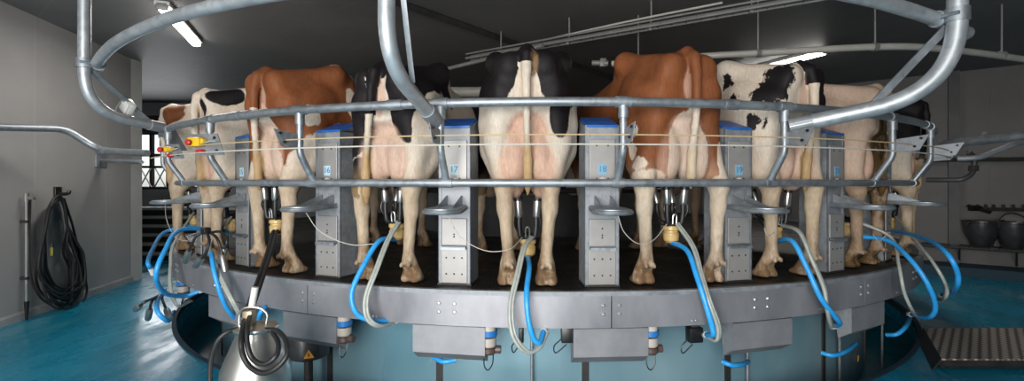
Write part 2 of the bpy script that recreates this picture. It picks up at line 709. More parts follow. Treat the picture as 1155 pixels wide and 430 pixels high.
def blobs(P, lst, base=-.25):
    f = np.full(len(P), base)
    for b in lst:
        c, r, sgn = np.array(b[0:3]), np.array(b[3:6]), b[6]
        if len(b) > 7:
            D = (P - c) @ np.array(Matrix.Rotation(R(b[7]), 3, b[8] if len(b) > 8 else 'X'))
        else:
            D = P - c
        d = (1 - np.sqrt(((D / r) ** 2).sum(1))) * r.mean()
        f = np.maximum(f, d) if sgn > 0 else np.minimum(f, -d)
    return f


def seg_dist(P, pts):
    best = np.full(len(P), 9.0)
    for a, b in zip(pts[:-1], pts[1:]):
        a, b = np.array(a), np.array(b)
        e = b - a
        t = np.clip(((P - a) @ e) / (e @ e), 0, 1)
        best = np.minimum(best, np.linalg.norm(P - a - t[:, None] * e, axis=1))
    return best


def m_cow(name, white, dark, tint, dirt, tail_col, namp=.10, nscale=7.0):
    m, nt, b = nodes_of(name)
    co = N(nt, 'ShaderNodeTexCoord').outputs['Object']

    def attr(n):
        a = N(nt, 'ShaderNodeAttribute', attribute_name=n)
        return a.outputs['Fac']
    n1 = noise(nt, nscale, 6, .62, (1, 1, .6), co)
    a1 = N(nt, 'ShaderNodeMath', operation='MULTIPLY_ADD')
    L(nt, n1, a1.inputs[0])
    a1.inputs[1].default_value = namp
    L(nt, attr('coat'), a1.inputs[2])
    a2 = N(nt, 'ShaderNodeMath', operation='SUBTRACT')
    L(nt, a1.outputs[0], a2.inputs[0])
    a2.inputs[1].default_value = namp * .5
    edge = ramp(nt, a2.outputs[0], -.006, .006)
    big = noise(nt, 4, 4, .6, (1, 1, .6), co)
    hair = noise(nt, 90, 3, .6, (1, .6, .25), co)
    wcol = mixc(nt, ramp(nt, big, .38, .66), white, tint)
    dcol = mixc(nt, ramp(nt, big, .35, .65), dark, tuple(v * .62 for v in dark))
    c = mixc(nt, edge, wcol, dcol)
    # bare skin of udder and muzzle
    sk = mixc(nt, ramp(nt, big, .35, .65), (.56, .33, .25), (.62, .41, .31))
    c = mixc(nt, attr('skin'), c, sk)
    c = mixc(nt, attr('switch'), c, tail_col)
    dn = N(nt, 'ShaderNodeMath', operation='MULTIPLY', use_clamp=True)
    L(nt, attr('dirt'), dn.inputs[0])
    L(nt, ramp(nt, noise(nt, 11, 5, .68, (1, 1, .5), co), .36, .62, .12, 1), dn.inputs[1])
    c = mixc(nt, dn.outputs[0], c, dirt)
    hv = mixc(nt, ramp(nt, hair, .3, .7, 0, .22), c, (.02, .015, .01))
    L(nt, hv, b.inputs['Base Color'])
    b.inputs['Roughness'].default_value = .62
    b.inputs['Specular IOR Level'].default_value = .22
    mx = N(nt, 'ShaderNodeMath', operation='ADD')
    L(nt, hair, mx.inputs[0])
    L(nt, ramp(nt, noise(nt, 16, 4, .6, None, co), 0, 1, 0, 2), mx.inputs[1])
    bump(nt, b, mx.outputs[0], .35, .006)
    return m


def make_cow(c):
    F = cow_field(c)
    V, Q = F.nets()
    # two light smoothing passes over the quad net
    for _ in range(2):
        acc = np.zeros_like(V)
        cnt = np.zeros(len(V))
        for a, b in ((0, 1), (1, 2), (2, 3), (3, 0)):
            np.add.at(acc, Q[:, a], V[Q[:, b]])
            np.add.at(acc, Q[:, b], V[Q[:, a]])
            np.add.at(cnt, Q[:, a], 1)
            np.add.at(cnt, Q[:, b], 1)
        V = V * .5 + acc / np.maximum(cnt, 1)[:, None] * .5
    me = bpy.data.meshes.new('dairy_cow')
    me.vertices.add(len(V))
    me.vertices.foreach_set('co', V.astype(np.float32).ravel())
    me.loops.add(len(Q) * 4)
    me.loops.foreach_set('vertex_index', Q.astype(np.int32).ravel())
    me.polygons.add(len(Q))
    me.polygons.foreach_set('loop_start', np.arange(0, len(Q) * 4, 4, dtype=np.int32))
    me.polygons.foreach_set('loop_total', np.full(len(Q), 4, dtype=np.int32))
    me.update(calc_edges=True)
    me.validate()
    me.polygons.foreach_set('use_smooth', [True] * len(me.polygons))

    x, y, z = V.T
    ud = c.get('udder', (1, 0))[1]
    coat = blobs(V, c['coat'])
    skin = np.clip(1.2 - np.minimum.reduce([
        np.linalg.norm((V - (0, .20, .90)) / (.13, .15, .27), axis=1),
        np.linalg.norm((V - (.075, .30, .72 - ud)) / (.13, .27, .22), axis=1),
        np.linalg.norm((V - (-.075, .30, .72 - ud)) / (.13, .27, .22), axis=1),
        np.linalg.norm((V - (0, 2.45, .57)) / (.1, .1, .08), axis=1)]), 0, .2) * 5 * c.get('pink', .9)
    anal = np.clip(1.15 - np.linalg.norm((V - (0, .05, 1.24)) / (.035, .06, .14), axis=1), 0, .15) / .15 * .7
    td = seg_dist(V, c['tail'][0])
    ontail = np.clip((.055 - td) / .015, 0, 1) * (y < .12)
    skin = np.maximum(skin, anal) * (1 - ontail)
    tz = c.get('switch', .95)
    switch = ontail * np.clip((tz - z) / .12, 0, 1)
    if 'tailcoat' in c:
        top = c['tailcoat']
        coat = np.where(ontail > .5, np.where(z > top, .2, -.2), coat)
    switch = np.maximum(switch, np.clip((.80 - z) / .4, 0, .5) * (y < 3) * (1 - skin))
    leg = np.clip((.50 - z) / .34, 0, 1)
    hoofd = np.clip((.13 - z) / .05, 0, 1) * 1.4
    hockd = np.clip(1.2 - np.linalg.norm((V - (0, .09, .56)) / (.3, .12, .16), axis=1), 0, 1)
    dirt = np.clip(leg * 1.0 + hoofd + hockd * .7, 0, 1.6)
    for b in c.get('mud', []):
        dirt = np.maximum(dirt, np.clip(2.0 * blobs(V, [b], 0) / (min(b[3:6]) * .5), 0, 1.7))
    for n, a in (('coat', coat), ('skin', skin), ('switch', switch), ('dirt', dirt)):
        at_ = me.attributes.new(n, 'FLOAT', 'POINT')
        at_.data.foreach_set('value', a.astype(np.float32))
    mc = c['cols']
    me.materials.append(m_cow('coat_' + c['id'], *mc, **c.get('shade', {})))
    o = bpy.data.objects.new('dairy_cow', me)
    COL.objects.link(o)
    t = c['theta']
    o.location = pol(t, RT - .02 + c.get('out', 0), DECK + .004)
    sc = c.get('size', 1.0)
    o.scale = (sc, sc, sc)
    o.rotation_euler = (0, 0, R(t + c.get('turn', 0)))
    tag(o, c['label'], 'cow', 'dairy cows standing on the milking platform')
    return o


def tail_path(sx=0.0, swing=0.0, low=.60, arch=1.47):
    """tail from its root over the rump, hanging to height low"""
    z1 = low + .20
    pts = [(0, .20, arch - .045), (sx * .2, .09, arch - .035), (sx * .4, .025, arch - .075), (sx * .6, .005, arch - .17), (sx * .8 + swing * .2, .01, 1.12),
           (sx * .9 + swing * .5, .03, .98), (sx + swing * .8, .045, z1 + .07), (sx + swing, .06, z1 - .02), (sx + swing, .07, low + .04), (sx + swing, .075, low - .03)]
    rs = [.045, .042, .036, .030, .026, .022, .022, .030, .030, .012]
    return pts, rs


BLACK = (.010, .0075, .010)
RED = (.27, .088, .032)
WHITE = (.66, .58, .49)
CREAM = (.66, .53, .42)
WTINT = (.60, .50, .40)
MUDDY = (.19, .115, .06)
SWITCH = (.46, .31, .16)

COWS = [
    dict(id='brown_patch', theta=-53.0, k=-4, label='white cow with a brown rump patch, farthest left on the platform',
         tail=tail_path(.02, 0, .66), tailcoat=9, cols=(WHITE, RED, CREAM, MUDDY, SWITCH), size=.94, out=.09, udder=(1, -.06),
         coat=[(.03, .06, 1.36, .22, .22, .20, 1), (-.1, .3, 1.42, .2, .3, .12, 1), (.2, 1.2, 1.3, .3, .3, .2, 1)]),
    dict(id='black_hip', theta=-39.9, k=-3, label='white cow with small black hip patches, left of the large red cow at the left',
         tail=tail_path(-.05, -.03, .66), tailcoat=1.9, cols=(WHITE, BLACK, CREAM, MUDDY, SWITCH), size=.95, udder=(1, -.06), hind=((0, .02), (.01, -.01)),
         coat=[(.20, .17, 1.40, .13, .15, .09, 1), (-.15, .08, 1.34, .13, .15, .20, 1), (.11, .05, 1.27, .05, .09, .10, 1), (0, 1.9, 1.2, .4, .3, .5, 1)]),
    dict(id='red_left', theta=-28.0, k=-2, label='large red-brown cow between the posts numbered 15 and 16, black hoses at its udder',
         tail=tail_path(-.04, -.03, .62, 1.47), tailcoat=1.17, size=.985, udder=(1.1, -.08), pink=.55,
         cols=(WHITE, RED, CREAM, MUDDY, SWITCH), stance=.165, hind=((-.03, .03), (.02, -.02)), shade=dict(namp=.12, nscale=10),
         coat=[(0, .9, 1.1, .6, 1.25, .52, 1), (0, .05, .95, .10, .14, .24, -1), (.0, .2, .72, .16, .4, .30, -1),
               (.13, .12, .62, .06, .09, .18, -1), (-.2, .1, .55, .14, .2, .25, -1),
               (.27, .22, 1.12, .12, .07, .08, -1), (.27, .26, .86, .12, .12, .15, -1), (.30, .12, .78, .1, .07, .1, -1), (.13, .85, 1.50, .13, .35, .07, -1), (.30, .62, 1.27, .12, .06, .13, -1), (.3, .48, 1.02, .12, .08, .08, -1),
               (0, .35, 1.50, .05, .10, .03, -1)]),
    dict(id='black_left', theta=-15.1, k=-1, label='black and white cow between the posts numbered 16 and 17',
         tail=tail_path(-.05, -.06, .55), tailcoat=1.12, size=.945, stance=.15, pink=.7, udder=(1.05, -.09),
         cols=(WHITE, BLACK, WTINT, MUDDY, SWITCH), hind=((-.015, .0), (.02, 0)), shade=dict(namp=.11),
         coat=[(-.23, .30, 1.22, .18, .55, .42, 1), (.20, .32, 1.25, .18, .5, .37, 1), (0, .3, 1.42, .2, .4, .1, 1), (.0, .02, .98, .085, .22, .36, -1),
               (.34, .30, .95, .14, .5, .36, -1), (.33, .42, 1.36, .05, .06, .16, -1), (-.19, .12, .70, .08, .16, .15, 1),
               (.3, .75, 1.2, .2, .16, .5, -1), (0, 1.5, 1.1, .6, .5, .6, 1)]),
    dict(id='black_hips_middle', theta=-3.1, k=0, label='white cow with black hips at the middle, between the posts numbered 17 and 18',
         tail=tail_path(-.005, .01, .60, 1.48), tailcoat=1.36, size=.985, stance=.118, udder=(1.05, .0),
         cols=(WHITE, BLACK, WTINT, MUDDY, SWITCH), shade=dict(namp=.10),
         mud=[(.04, .03, 1.36, .03, .06, .10, 1)],
         coat=[(-.20, .25, 1.40, .185, .50, .28, 1), (.20, .25, 1.37, .19, .50, .30, 1), (.20, .12, 1.10, .07, .2, .20, 1), (-.20, .10, 1.2, .09, .2, .10, 1), (-.36, .9, 1.1, .1, .5, .4, -1),
               (0, .0, 1.10, .085, .35, .28, -1), (0, 1.6, 1.1, .6, .4, .6, 1), (0, .12, 1.50, .05, .05, .03, -1)]),
    dict(id='red_right', theta=9.7, k=1, label='red-brown cow between the posts numbered 18 and 19',
         tail=tail_path(.035, -.015, .64, 1.48), tailcoat=1.10, size=.985, stance=.195, udder=(1.38, -.07), pink=.42,
         cols=(WHITE, RED, CREAM, MUDDY, (.60, .48, .34)), hind=((-.04, .02), (.035, 0)), shade=dict(namp=.09, nscale=17),
         coat=[(0, .9, 1.1, .6, 1.25, .62, 1), (.01, .05, .80, .135, .30, .29, -1), (-.20, .15, .53, .11, .3, .20, -1), (.24, .15, .46, .12, .3, .20, -1),
               (-.27, .22, .84, .08, .04, .06, -1), (-.27, .16, .76, .08, .05, .05, -1), (-.27, .30, .70, .09, .05, .06, -1), (-.27, .20, .97, .07, .03, .04, -1), (-.27, .28, .92, .07, .03, .05, -1), (-.28, .36, 1.06, .07, .03, .03, -1), (.26, .12, .72, .05, .1, .2, -1)]),
    dict(id='spotted', theta=20.9, k=2, label='white cow with scattered black spots between the posts numbered 19 and 20',
         tail=tail_path(.06, -.02, .62), tailcoat=1.30, size=.975, udder=(.95, -.05), pink=.7,
         cols=(WHITE, BLACK, CREAM, MUDDY, SWITCH), hind=((-.03, .04), (.04, -.01)), shade=dict(namp=.20, nscale=15),
         coat=[(-.20, .16, 1.23, .10, .13, .10, 1), (-.18, .08, 1.35, .08, .09, .10, 1), (-.22, .22, 1.06, .08, .08, .07, 1), (-.26, .36, 1.22, .06, .06, .05, 1), (.12, .06, 1.33, .07, .12, .10, 1), (.14, .06, 1.15, .07, .12, .10, 1), (-.05, .25, 1.44, .10, .12, .07, 1), (-.25, .44, 1.38, .06, .06, .06, 1), 
               (-.32, 1.22, 1.30, .14, .12, .14, 1), (-.34, 1.45, 1.16, .14, .12, .10, 1), (-.36, .85, 1.18, .10, .07, .05, 1), (-.36, 1.30, 1.0, .09, .06, .09, 1),
               (-.34, .62, .98, .05, .06, .07, 1), (-.3, .4, .92, .05, .05, .05, 1), (0, 2.0, 1.2, .4, .25, .5, 1)]),
    dict(id='cream', theta=33.0, k=3, label='plain cream cow with a dung-stained tail, right of the post numbered 20',
         tail=tail_path(.05, .02, .60), tailcoat=9, size=.93, pink=.6, udder=(1, -.06),
         cols=((.62, .46, .36), RED, (.58, .42, .32), (.10, .058, .02), (.22, .14, .06)), hind=((-.03, .03), (.03, 0)),
         mud=[(.16, .08, .95, .24, .26, .48, 1), (.06, .02, 1.0, .13, .13, .56, 1), (.14, .1, .6, .16, .18, .3, 1)],
         coat=[(0, 2.2, .9, .3, .3, .3, 1)]),
    dict(id='black_far', theta=45.5, k=4, label='mostly black cow farthest right on the platform, behind the cream cow',
         tail=tail_path(.04, .03, .62), tailcoat=.9, size=.93, out=.05, udder=(1, -.06),
         cols=(WHITE, BLACK, WTINT, MUDDY, SWITCH),
         coat=[(0, .7, 1.28, .6, .9, .36, 1), (0, .04, 1.0, .1, .2, .3, -1), (0, 1.5, 1.1, .6, .7, .6, 1)]),
]
for c_ in COWS:
    c_['obj'] = make_cow(c_)
# ------------------------------------------------------------------ room
CEIL = 3.13
LW = [(-3.39, -2.6), (-5.34, 6.6)]           # left wall line in plan


def wall_pt(x, y):
    k = (x - CX) / FPX
    d = -3.9257 / (k + .2143)
    return at(x, y, d)


def wall_slab(name, p, q, z0, z1, th, mat):
    """upright wall between plan points p and q, thickened to the left of p->q"""
    p, q = Vector((*p, 0)), Vector((*q, 0))
    d = (q - p).normalized()
    nrm = Vector((-d.y, d.x, 0)) * th
    mb = MB().prism([p + Vector((0, 0, z0)), q + Vector((0, 0, z0)), q + nrm + Vector((0, 0, z0)), p + nrm + Vector((0, 0, z0))], (0, 0, z1 - z0))
    return tag(mb.build(name, mat, smooth=0), kind='structure')


lu = (Vector((*LW[1], 0)) - Vector((*LW[0], 0))).normalized()
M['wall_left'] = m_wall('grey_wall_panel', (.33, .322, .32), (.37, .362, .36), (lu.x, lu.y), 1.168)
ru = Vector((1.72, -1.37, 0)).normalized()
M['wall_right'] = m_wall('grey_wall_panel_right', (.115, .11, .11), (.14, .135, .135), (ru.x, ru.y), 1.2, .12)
M['wall_back'] = simple('dark_back_wall', (.17, .167, .163), (.21, .206, .20), .6, 0, 2)
M['wall_pale'] = simple('pale_back_wall', (.36, .36, .35), (.42, .42, .41), .6, 0, 2)
M['ceil'] = m_wall('dark_ceiling_panel', (.16, .155, .155), (.20, .194, .192), (.608, .795), .9, .55)
M['base_white'] = simple('pale_cove', (.30, .31, .32), (.36, .37, .38), .5, 0, 4)

PIT = -.42                                   # the plinth stands in a round sunken pit
RPIT = RT - .03
nf = 180
vs, fs = [], []
for i in range(nf):
    t = 2 * PI * i / nf
    dx, dy = math.sin(t), -math.cos(t)
    k = min((13.5 - X0) / dx if dx > 1e-6 else (-10.5 - X0) / dx if dx < -1e-6 else 1e9,
            (11.6 - D0) / dy if dy > 1e-6 else (-4.0 - D0) / dy if dy < -1e-6 else 1e9)
    for r in (RPIT, k):
        for z in (0, -.2):
            vs.append((X0 + dx * r, D0 + dy * r, z))
for i in range(nf):
    a, b = i * 4, ((i + 1) % nf) * 4
    fs += [(a, a + 2, b + 2, b), (a + 1, b + 1, b + 3, a + 3), (a, b, b + 1, a + 1), (a + 2, a + 3, b + 3, b + 2)]
tag(MB().add(vs, fs).build('floor', M['floor'], smooth=30), kind='structure')
tag(MB().box((1.5, 3.8, CEIL + .1), (24, 15.6, .2)).build('ceiling', M['ceil'], smooth=0), kind='structure')
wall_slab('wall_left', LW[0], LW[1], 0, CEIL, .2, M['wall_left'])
wall_slab('wall_recess', LW[1], (-9.0, 6.6), 0, CEIL, -.2, M['wall_pale'])
wall_slab('wall_far_left', (-9.0, 6.4), (-9.0, 10.4), 0, CEIL, .2, M['wall_back'])
RA, RB = Vector((7.54, 6.93, 0)) - ru * 4.6, Vector((7.54, 6.93, 0)) + ru * 7.2
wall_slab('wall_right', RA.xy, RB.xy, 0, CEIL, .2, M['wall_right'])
wall_slab('wall_right_side', RB.xy, (RB.x, -2.6), 0, CEIL, .2, M['wall_back'])
# back wall with a window opening at the left
WX0, WX1, WZ0, WZ1 = -8.55, -6.75, 1.28, 2.47
bw = MB()
for (a, b, c, d) in ((-9.2, WX0, 0, CEIL), (WX1, 6.0, 0, CEIL), (WX0, WX1, 0, WZ0), (WX0, WX1, WZ1, CEIL)):
    bw.box(((a + b) / 2, 10.3, (c + d) / 2), (b - a, .2, d - c))
tag(bw.build('wall_back', M['wall_back'], smooth=0), kind='structure')
wn = MB()
for i in range(6):
    x = WX0 + (WX1 - WX0) * i / 5
    wn.box((x, 10.25, (WZ0 + WZ1) / 2), (.06, .08, WZ1 - WZ0))
for z in (WZ0, (WZ0 + WZ1) / 2 + .12, WZ1):
    wn.box(((WX0 + WX1) / 2, 10.25, z), (WX1 - WX0 + .06, .08, .06))
win = tag(wn.build('window_1', M['brown_beam'], smooth=0), kind='structure')
mg, ntg, bg = nodes_of('window_glass')
bg.inputs['Transmission Weight'].default_value = 1
bg.inputs['Roughness'].default_value = .12
bg.inputs['Base Color'].default_value = (.9, .93, .95, 1)
gl = MB().box(((WX0 + WX1) / 2, 10.27, (WZ0 + WZ1) / 2), (WX1 - WX0, .01, WZ1 - WZ0)).build('window_pane', mg, win, 0)
# front wall behind the camera with the open gateway that lets the daylight in
GX0, GX1, GZ = -3.2, .5, 2.95
fw = MB()
for (a, b, c, d) in ((-5, GX0, 0, CEIL), (GX1, RB.x, 0, CEIL), (GX0, GX1, GZ, CEIL)):
    fw.box(((a + b) / 2, -2.7, (c + d) / 2), (b - a, .2, d - c))
tag(fw.build('wall_front', M['wall_back'], smooth=0), kind='structure')
# coves
n_ = Vector((lu.y, -lu.x, 0))
p, q = Vector((*LW[0], 0)), Vector((*LW[1], 0))
tag(MB().prism([p, p + n_ * .02, p + n_ * .02 + Vector((0, 0, .07)), p + Vector((0, 0, .09))], q - p).build('baseboard_left', M['base_white'], smooth=0), kind='structure')
nr = Vector((ru.y, -ru.x, 0))
if nr.y > 0:
    nr = -nr
M['kerb'] = simple('dark_blue_kerb_paint', (.008, .035, .06), (.012, .045, .07), .7, 0, 3)
tag(MB().prism([RA, RA + nr * .55, RA + nr * .55 + Vector((0, 0, .14)), RA + Vector((0, 0, .14))], RB - RA).build('baseboard_right', M['kerb'], smooth=0), kind='structure')
# ceiling beam
b0, b1 = at(450, 0, 4.49), at(590, 50, 5.92)
db = (b1 - b0).normalized()
tag(MB().tube([Vector((b0.x, b0.y, CEIL - .02)) - db * 2.5, Vector((b1.x, b1.y, CEIL - .02)) + db * 3.5], .045, 4).build('trim_1', M['iron'], smooth=0), kind='structure')
# pilaster on the right wall
pr = at(1077, 200, 7.36)
tag(MB().box((pr.x, pr.y + .02, CEIL / 2), (.13, .13, CEIL), Matrix.Rotation(math.atan2(ru.y, ru.x), 3, 'Z')).build('trim_2', M['dark_steel'], smooth=0), kind='structure')
# brown lintel and lighter band over the recess
tag(MB().box((-7.6, 10.13, 2.66), (2.4, .14, .34)).build('trim_3', M['brown_beam'], smooth=0), kind='structure')
tag(MB().box((-6.6, 10.16, 2.98), (4.6, .06, .28)).build('trim_4', M['wall_pale'], smooth=0), kind='structure')

# recess: dark slatted steps and a lattice gate in front of the window
t = empty('step_unit', (-6.2, 8.4, 0), 0, 'dark slatted steps in the recess behind the left end of the platform', 'steps')
for i in range(6):
    MB().box((0, .10 * i, .13 + .155 * i), (2.3, .16, .055), bev=.008).build('tread', M['conduit'], t)
for s in (-1, 1):
    MB().prism([(s * 1.16, -.1, 0), (s * 1.16, .62, 0), (s * 1.16, .62, .98), (s * 1.16, -.1, .16)], (s * .03, 0, 0)).build('side_plate', M['iron'], t, 0)
MB().box((0, .64, .47), (2.3, .03, .94)).build('back_plate', M['iron'], t, 0)
t = empty('lattice_gate', (-7.7, 9.75, 0), 0, 'dark lattice gate below the bright window at the far left', 'gate')
mb = MB()
for z in (.06, 1.28, 1.72):
    mb.box((0, 0, z), (1.9, .04, .05))
for x in (-.95, 0, .95):
    mb.box((x, 0, .88), (.05, .04, 1.72))
mb.build('gate_frame', M['iron'], t, 0)
mb = MB()
for i in range(7):
    x = -.9 + i * .3
    mb.tube([(x, 0, 1.3), (x + .22, 0, 1.7)], .013, 6)
    mb.tube([(x + .22, .02, 1.3), (x, .02, 1.7)], .011, 6)
mb.build('lattice', M['conduit'], t)

# ------------------------------------------------------------------ daylight, lamps
wd = bpy.data.worlds.new('World')
S.world = wd
wd.use_nodes = True
nt = wd.node_tree
bgn = nt.nodes['Background']
sky = nt.nodes.new('ShaderNodeTexSky')
sky.sky_type = 'NISHITA'
sky.sun_disc = False
sky.sun_elevation = R(40)
sky.sun_rotation = R(200)
hsv = nt.nodes.new('ShaderNodeHueSaturation')
hsv.inputs['Saturation'].default_value = .35
nt.links.new(sky.outputs[0], hsv.inputs['Color'])
nt.links.new(hsv.outputs[0], bgn.inputs[0])
bgn.inputs[1].default_value = .28


def area(name, loc, target, sx, sy, power, col=(1, 1, 1), spread=180):
    l = bpy.data.lights.new(name, 'AREA')
    l.shape = 'RECTANGLE'
    l.size, l.size_y, l.energy, l.color = sx, sy, power, col
    l.spread = R(spread)
    o = bpy.data.objects.new(name, l)
    o.location = loc
    o.rotation_euler = (Vector(target) - Vector(loc)).to_track_quat('-Z', 'Y').to_euler()
    COL.objects.link(o)
    return o


area('gateway_daylight', ((GX0 + GX1) / 2, -2.55, 1.5), ((GX0 + GX1) / 2 + .4, 6, 1.3), GX1 - GX0 - .2, 2.7, 400, (1, .97, .93))
area('window_daylight', ((WX0 + WX1) / 2, 10.12, (WZ0 + WZ1) / 2), ((WX0 + WX1) / 2 + .6, 5, 1.0), 1.7, 1.1, 30, (.95, .98, 1))
M['tube_glow'] = emissive('fluorescent_glow', (1, .97, .92), 11)


def light_fixture(a, b, label):
    a, b = Vector(a), Vector(b)
    c = (a + b) / 2
    ln = (b - a).length
    rz = math.atan2((b - a).y, (b - a).x)
    t = empty('ceiling_light', (c.x, c.y, CEIL), rz, label, 'ceiling light', 'fluorescent ceiling lights')
    MB().box((0, 0, -.02), (ln + .06, .13, .04), bev=.008).build('housing', M['white_plastic'], t)
    MB().box((0, 0, -.065), (ln, .085, .05), bev=.02).build('diffuser', M['tube_glow'], t)
    for s in (-1, 1):
        MB().box((s * (ln / 2 + .015), 0, -.05), (.03, .10, .07), bev=.008).build('end_cap', M['conduit'], t)
    o = area('ceiling_lamp', (c.x, c.y, CEIL - .12), (c.x, c.y, 0), ln, .1, 30, (1, .95, .88))
    o.rotation_euler = (0, 0, rz)


light_fixture((-3.36, 4.53, 0), (-3.83, 5.72, 0), 'lit fluorescent ceiling light at the upper left, above the red cow')
light_fixture((4.03, 6.07, 0), (3.53, 7.25, 0), 'lit fluorescent ceiling light at the upper right, behind the spotted cow')

# cable tray, conduits and pipes under the ceiling
t = empty('cable_tray', (0, 0, 0), 0, 'long dark cable tray hung under the ceiling behind the middle cow', 'cable tray')
ca, cb = at(560, 62, 5.4), at(892, 0, 3.86)
ca.z = cb.z = 2.86
dv = (cb - ca).normalized()
sd = Vector((-dv.y, dv.x, 0))
ca2, cb2 = ca - dv * .4, cb + dv * 1.0
mb = MB()
for s in (-1, 1):
    mb.tube([ca2 + sd * .05 * s, cb2 + sd * .05 * s], .014, 6)
    mb.tube([ca2 + sd * .05 * s + Vector((0, 0, .05)), cb2 + sd * .05 * s + Vector((0, 0, .05))], .01, 6)
mb.build('side_rails', M['conduit'], t)
mb = MB()
nn = 34
for i in range(nn):
    p = ca2.lerp(cb2, i / (nn - 1))
    mb.tube([p + sd * .05, p - sd * .05], .007, 5)
mb.build('rungs', M['conduit'], t)
for i in range(5):
    p = ca2.lerp(cb2, (i + .5) / 5)
    mb = MB().tube([p + sd * .05, p + sd * .05 + Vector((0, 0, CEIL - 2.86))], .009, 6).box(p, (.03, .03, .06))
    mb.build('hanger', M['conduit'], t)
mb = MB().tube(spline([at(591, 60, 5.2), at(592, 50, 5.2), at(610, 46, 5.15), at(700, 26, 4.65), at(815, 3, 4.1)], 8), .011, 8)
tag(mb.build('wire_conduit', M['pvc'], smooth=60), 'thin pale conduit running above the dark cable tray to the upper right', 'conduit')
c0, c1 = at(470, 86, 5.9), at(589, 57, 4.75)
dv = (c1 - c0)
tag(MB().tube([c0 - dv * 1.6, c1 + dv * .15], .022, 10).build('ceiling_conduit', M['conduit']), 'grey conduit rising behind the black and white cow left of the middle', 'conduit')
t = empty('vacuum_pipe', (0, 0, 0), 0, 'grey curved pipe under the ceiling behind the red and spotted cows, with a valve', 'pipe')
rwx = Vector((7.54, 6.93, 0)) + ru * .35
pp = spline([at(690, 72, 5.0), at(783, 64, 4.75), at(855, 60, 4.55), at(987, 53, 4.3), at(1060, 55, 4.35), at(1155, 67, 4.7), at(1230, 80, 5.0), (rwx.x, rwx.y, 2.44)], 10)
MB().tube(pp, .032, 14).build('pipe_run', M['pvc'], t)
v0 = at(693, 71.5, 5.0)
MB().tube([at(668, 71, 5.05), at(686, 71.5, 5.0)], .03, 12).box(at(680, 71, 5.02), (.07, .07, .09), bev=.01).build('valve', M['conduit'], t)
MB().box(at(704, 72, 4.97), (.12, .05, .16), bev=.01).build('mounting_plate', M['galv_dark'], t)
for x, y, d in ((720, 69, 4.9), (855, 60, 4.55), (987, 53, 4.3), (1130, 62, 4.6)):
    p = at(x, y, d)
    MB().tube([p - Vector((.02, 0, 0)), p + Vector((.02, 0, 0))], .04, 12).tube([p, Vector((p.x, p.y, CEIL))], .008, 6).build('pipe_clip', M['conduit'], t)
tag(MB().tube([at(440, 104, 6.6), at(640, 104, 6.6)], .075, 16).tube([at(450, 104, 6.6), Vector((*at(450, 104, 6.6).xy, CEIL))], .012, 8).tube([at(630, 104, 6.6), Vector((*at(630, 104, 6.6).xy, CEIL))], .012, 8).build('air_duct', M['pvc']), 'pale horizontal pipe seen between the two black and white cows', 'pipe')
tag(MB().tube([at(120, 98, 9.6), at(290, 100, 9.6)], .05, 12).build('water_pipe', M['iron']), 'dark pipe along the back wall above the cows at the left', 'pipe')
t = empty('pipe_valve', at(173, 97, 9.5), 0, 'black valve on the back pipe left of the black-hipped cow', 'valve')
MB().lathe([(.0, -.12), (.08, -.12), (.085, .0), (.05, .04), (.05, .14), (.0, .14)], 14).build('valve_body', M['blackp'], t)
MB().box((.0, -.02, .16), (.22, .04, .035), bev=.01).build('valve_handle', M['blackp'], t)

# ------------------------------------------------------------------ rotary platform
t = empty('rotary_platform', (X0, D0, DECK), 0, 'round steel milking platform with a black rubber deck', 'platform')


def plat(name, mb, mat, parent=None, smooth=30):
    """world-space mesh moved into the platform's own frame"""
    o = mb.build(name, mat, t if parent is None else parent, smooth)
    o.data.transform(Matrix.Translation((-X0, -D0, -DECK)))
    return o


plat('deck', MB().ring_sector(1.2, RT - .012, DECK - .06, DECK - .001, 0, 360, 180), M['mat'])
plat('deck_edge', MB().ring_sector(RT - .03, RT + .004, DECK - .02, DECK + .006, 0, 360, 180), M['galv_dark'])
SEAMS = [-119.6 + 24.55 * i for i in range(10)] + [101.35 + 27.81 * i for i in range(1, 6)]
for i in range(14):
    a, w_ = SEAMS[i], SEAMS[i + 1] - SEAMS[i]
    rv = MB().ring_sector(RT - .012, RT, DECK - .205, DECK - .012, a + .04, a + w_ - .04, 14)
    rv.cur = 1
    if -110 < a < 110:
        for da in (.6, w_ / 2 - .6, w_ / 2 + .6, w_ - .6):
            for z in (-.075, -.125):
                c = pol(a + da, RT + .001, DECK + z)
                rv.lathe([(.0115, -.004), (.0115, .002), (.008, .006), (0, .007)], 10, Matrix.Translation(c) @ Matrix.Rotation(R(a + da), 4, 'Z') @ Matrix.Rotation(R(90), 4, 'X'))
        for da in (6.4, 18.5):
            c = pol(a + da, RT + .001, DECK - .178)
            for q in (-.012, .012):
                mtx = Matrix.Translation(c) @ Matrix.Rotation(R(a + da), 4, 'Z') @ Matrix.Translation((q, 0, 0)) @ Matrix.Rotation(R(90), 4, 'X')
                rv.lathe([(.007, -.004), (.007, .002), (0, .005)], 8, mtx)
    plat('skirt_panel', rv, [M['skirt'], M['rivet']])
plat('under_ring', MB().ring_sector(3.6, RT - .02, DECK - .20, DECK - .16, 0, 360, 120), M['dark_steel'])
plat('manger_wall', MB().ring_sector(1.62, 1.68, DECK - .01, DECK + .62, 0, 360, 80), M['dark_steel'])
plat('breast_rail', MB().tube(arc(2.16, DECK + .55, 0, 354, 59), .03, 10, closed=True).tube(arc(2.16, DECK + 1.52, 0, 354, 59), .03, 10, closed=True), M['dark_steel'])

t = empty('plinth_wall', (X0, D0, 0), 0, 'curved blue-grey sheet wall under the milking platform', 'base wall')


def plin(name, mb, mat, parent=None, smooth=30):
    o = mb.build(name, mat, t if parent is None else parent, smooth)
    o.data.transform(Matrix.Translation((-X0, -D0, 0)))
    return o


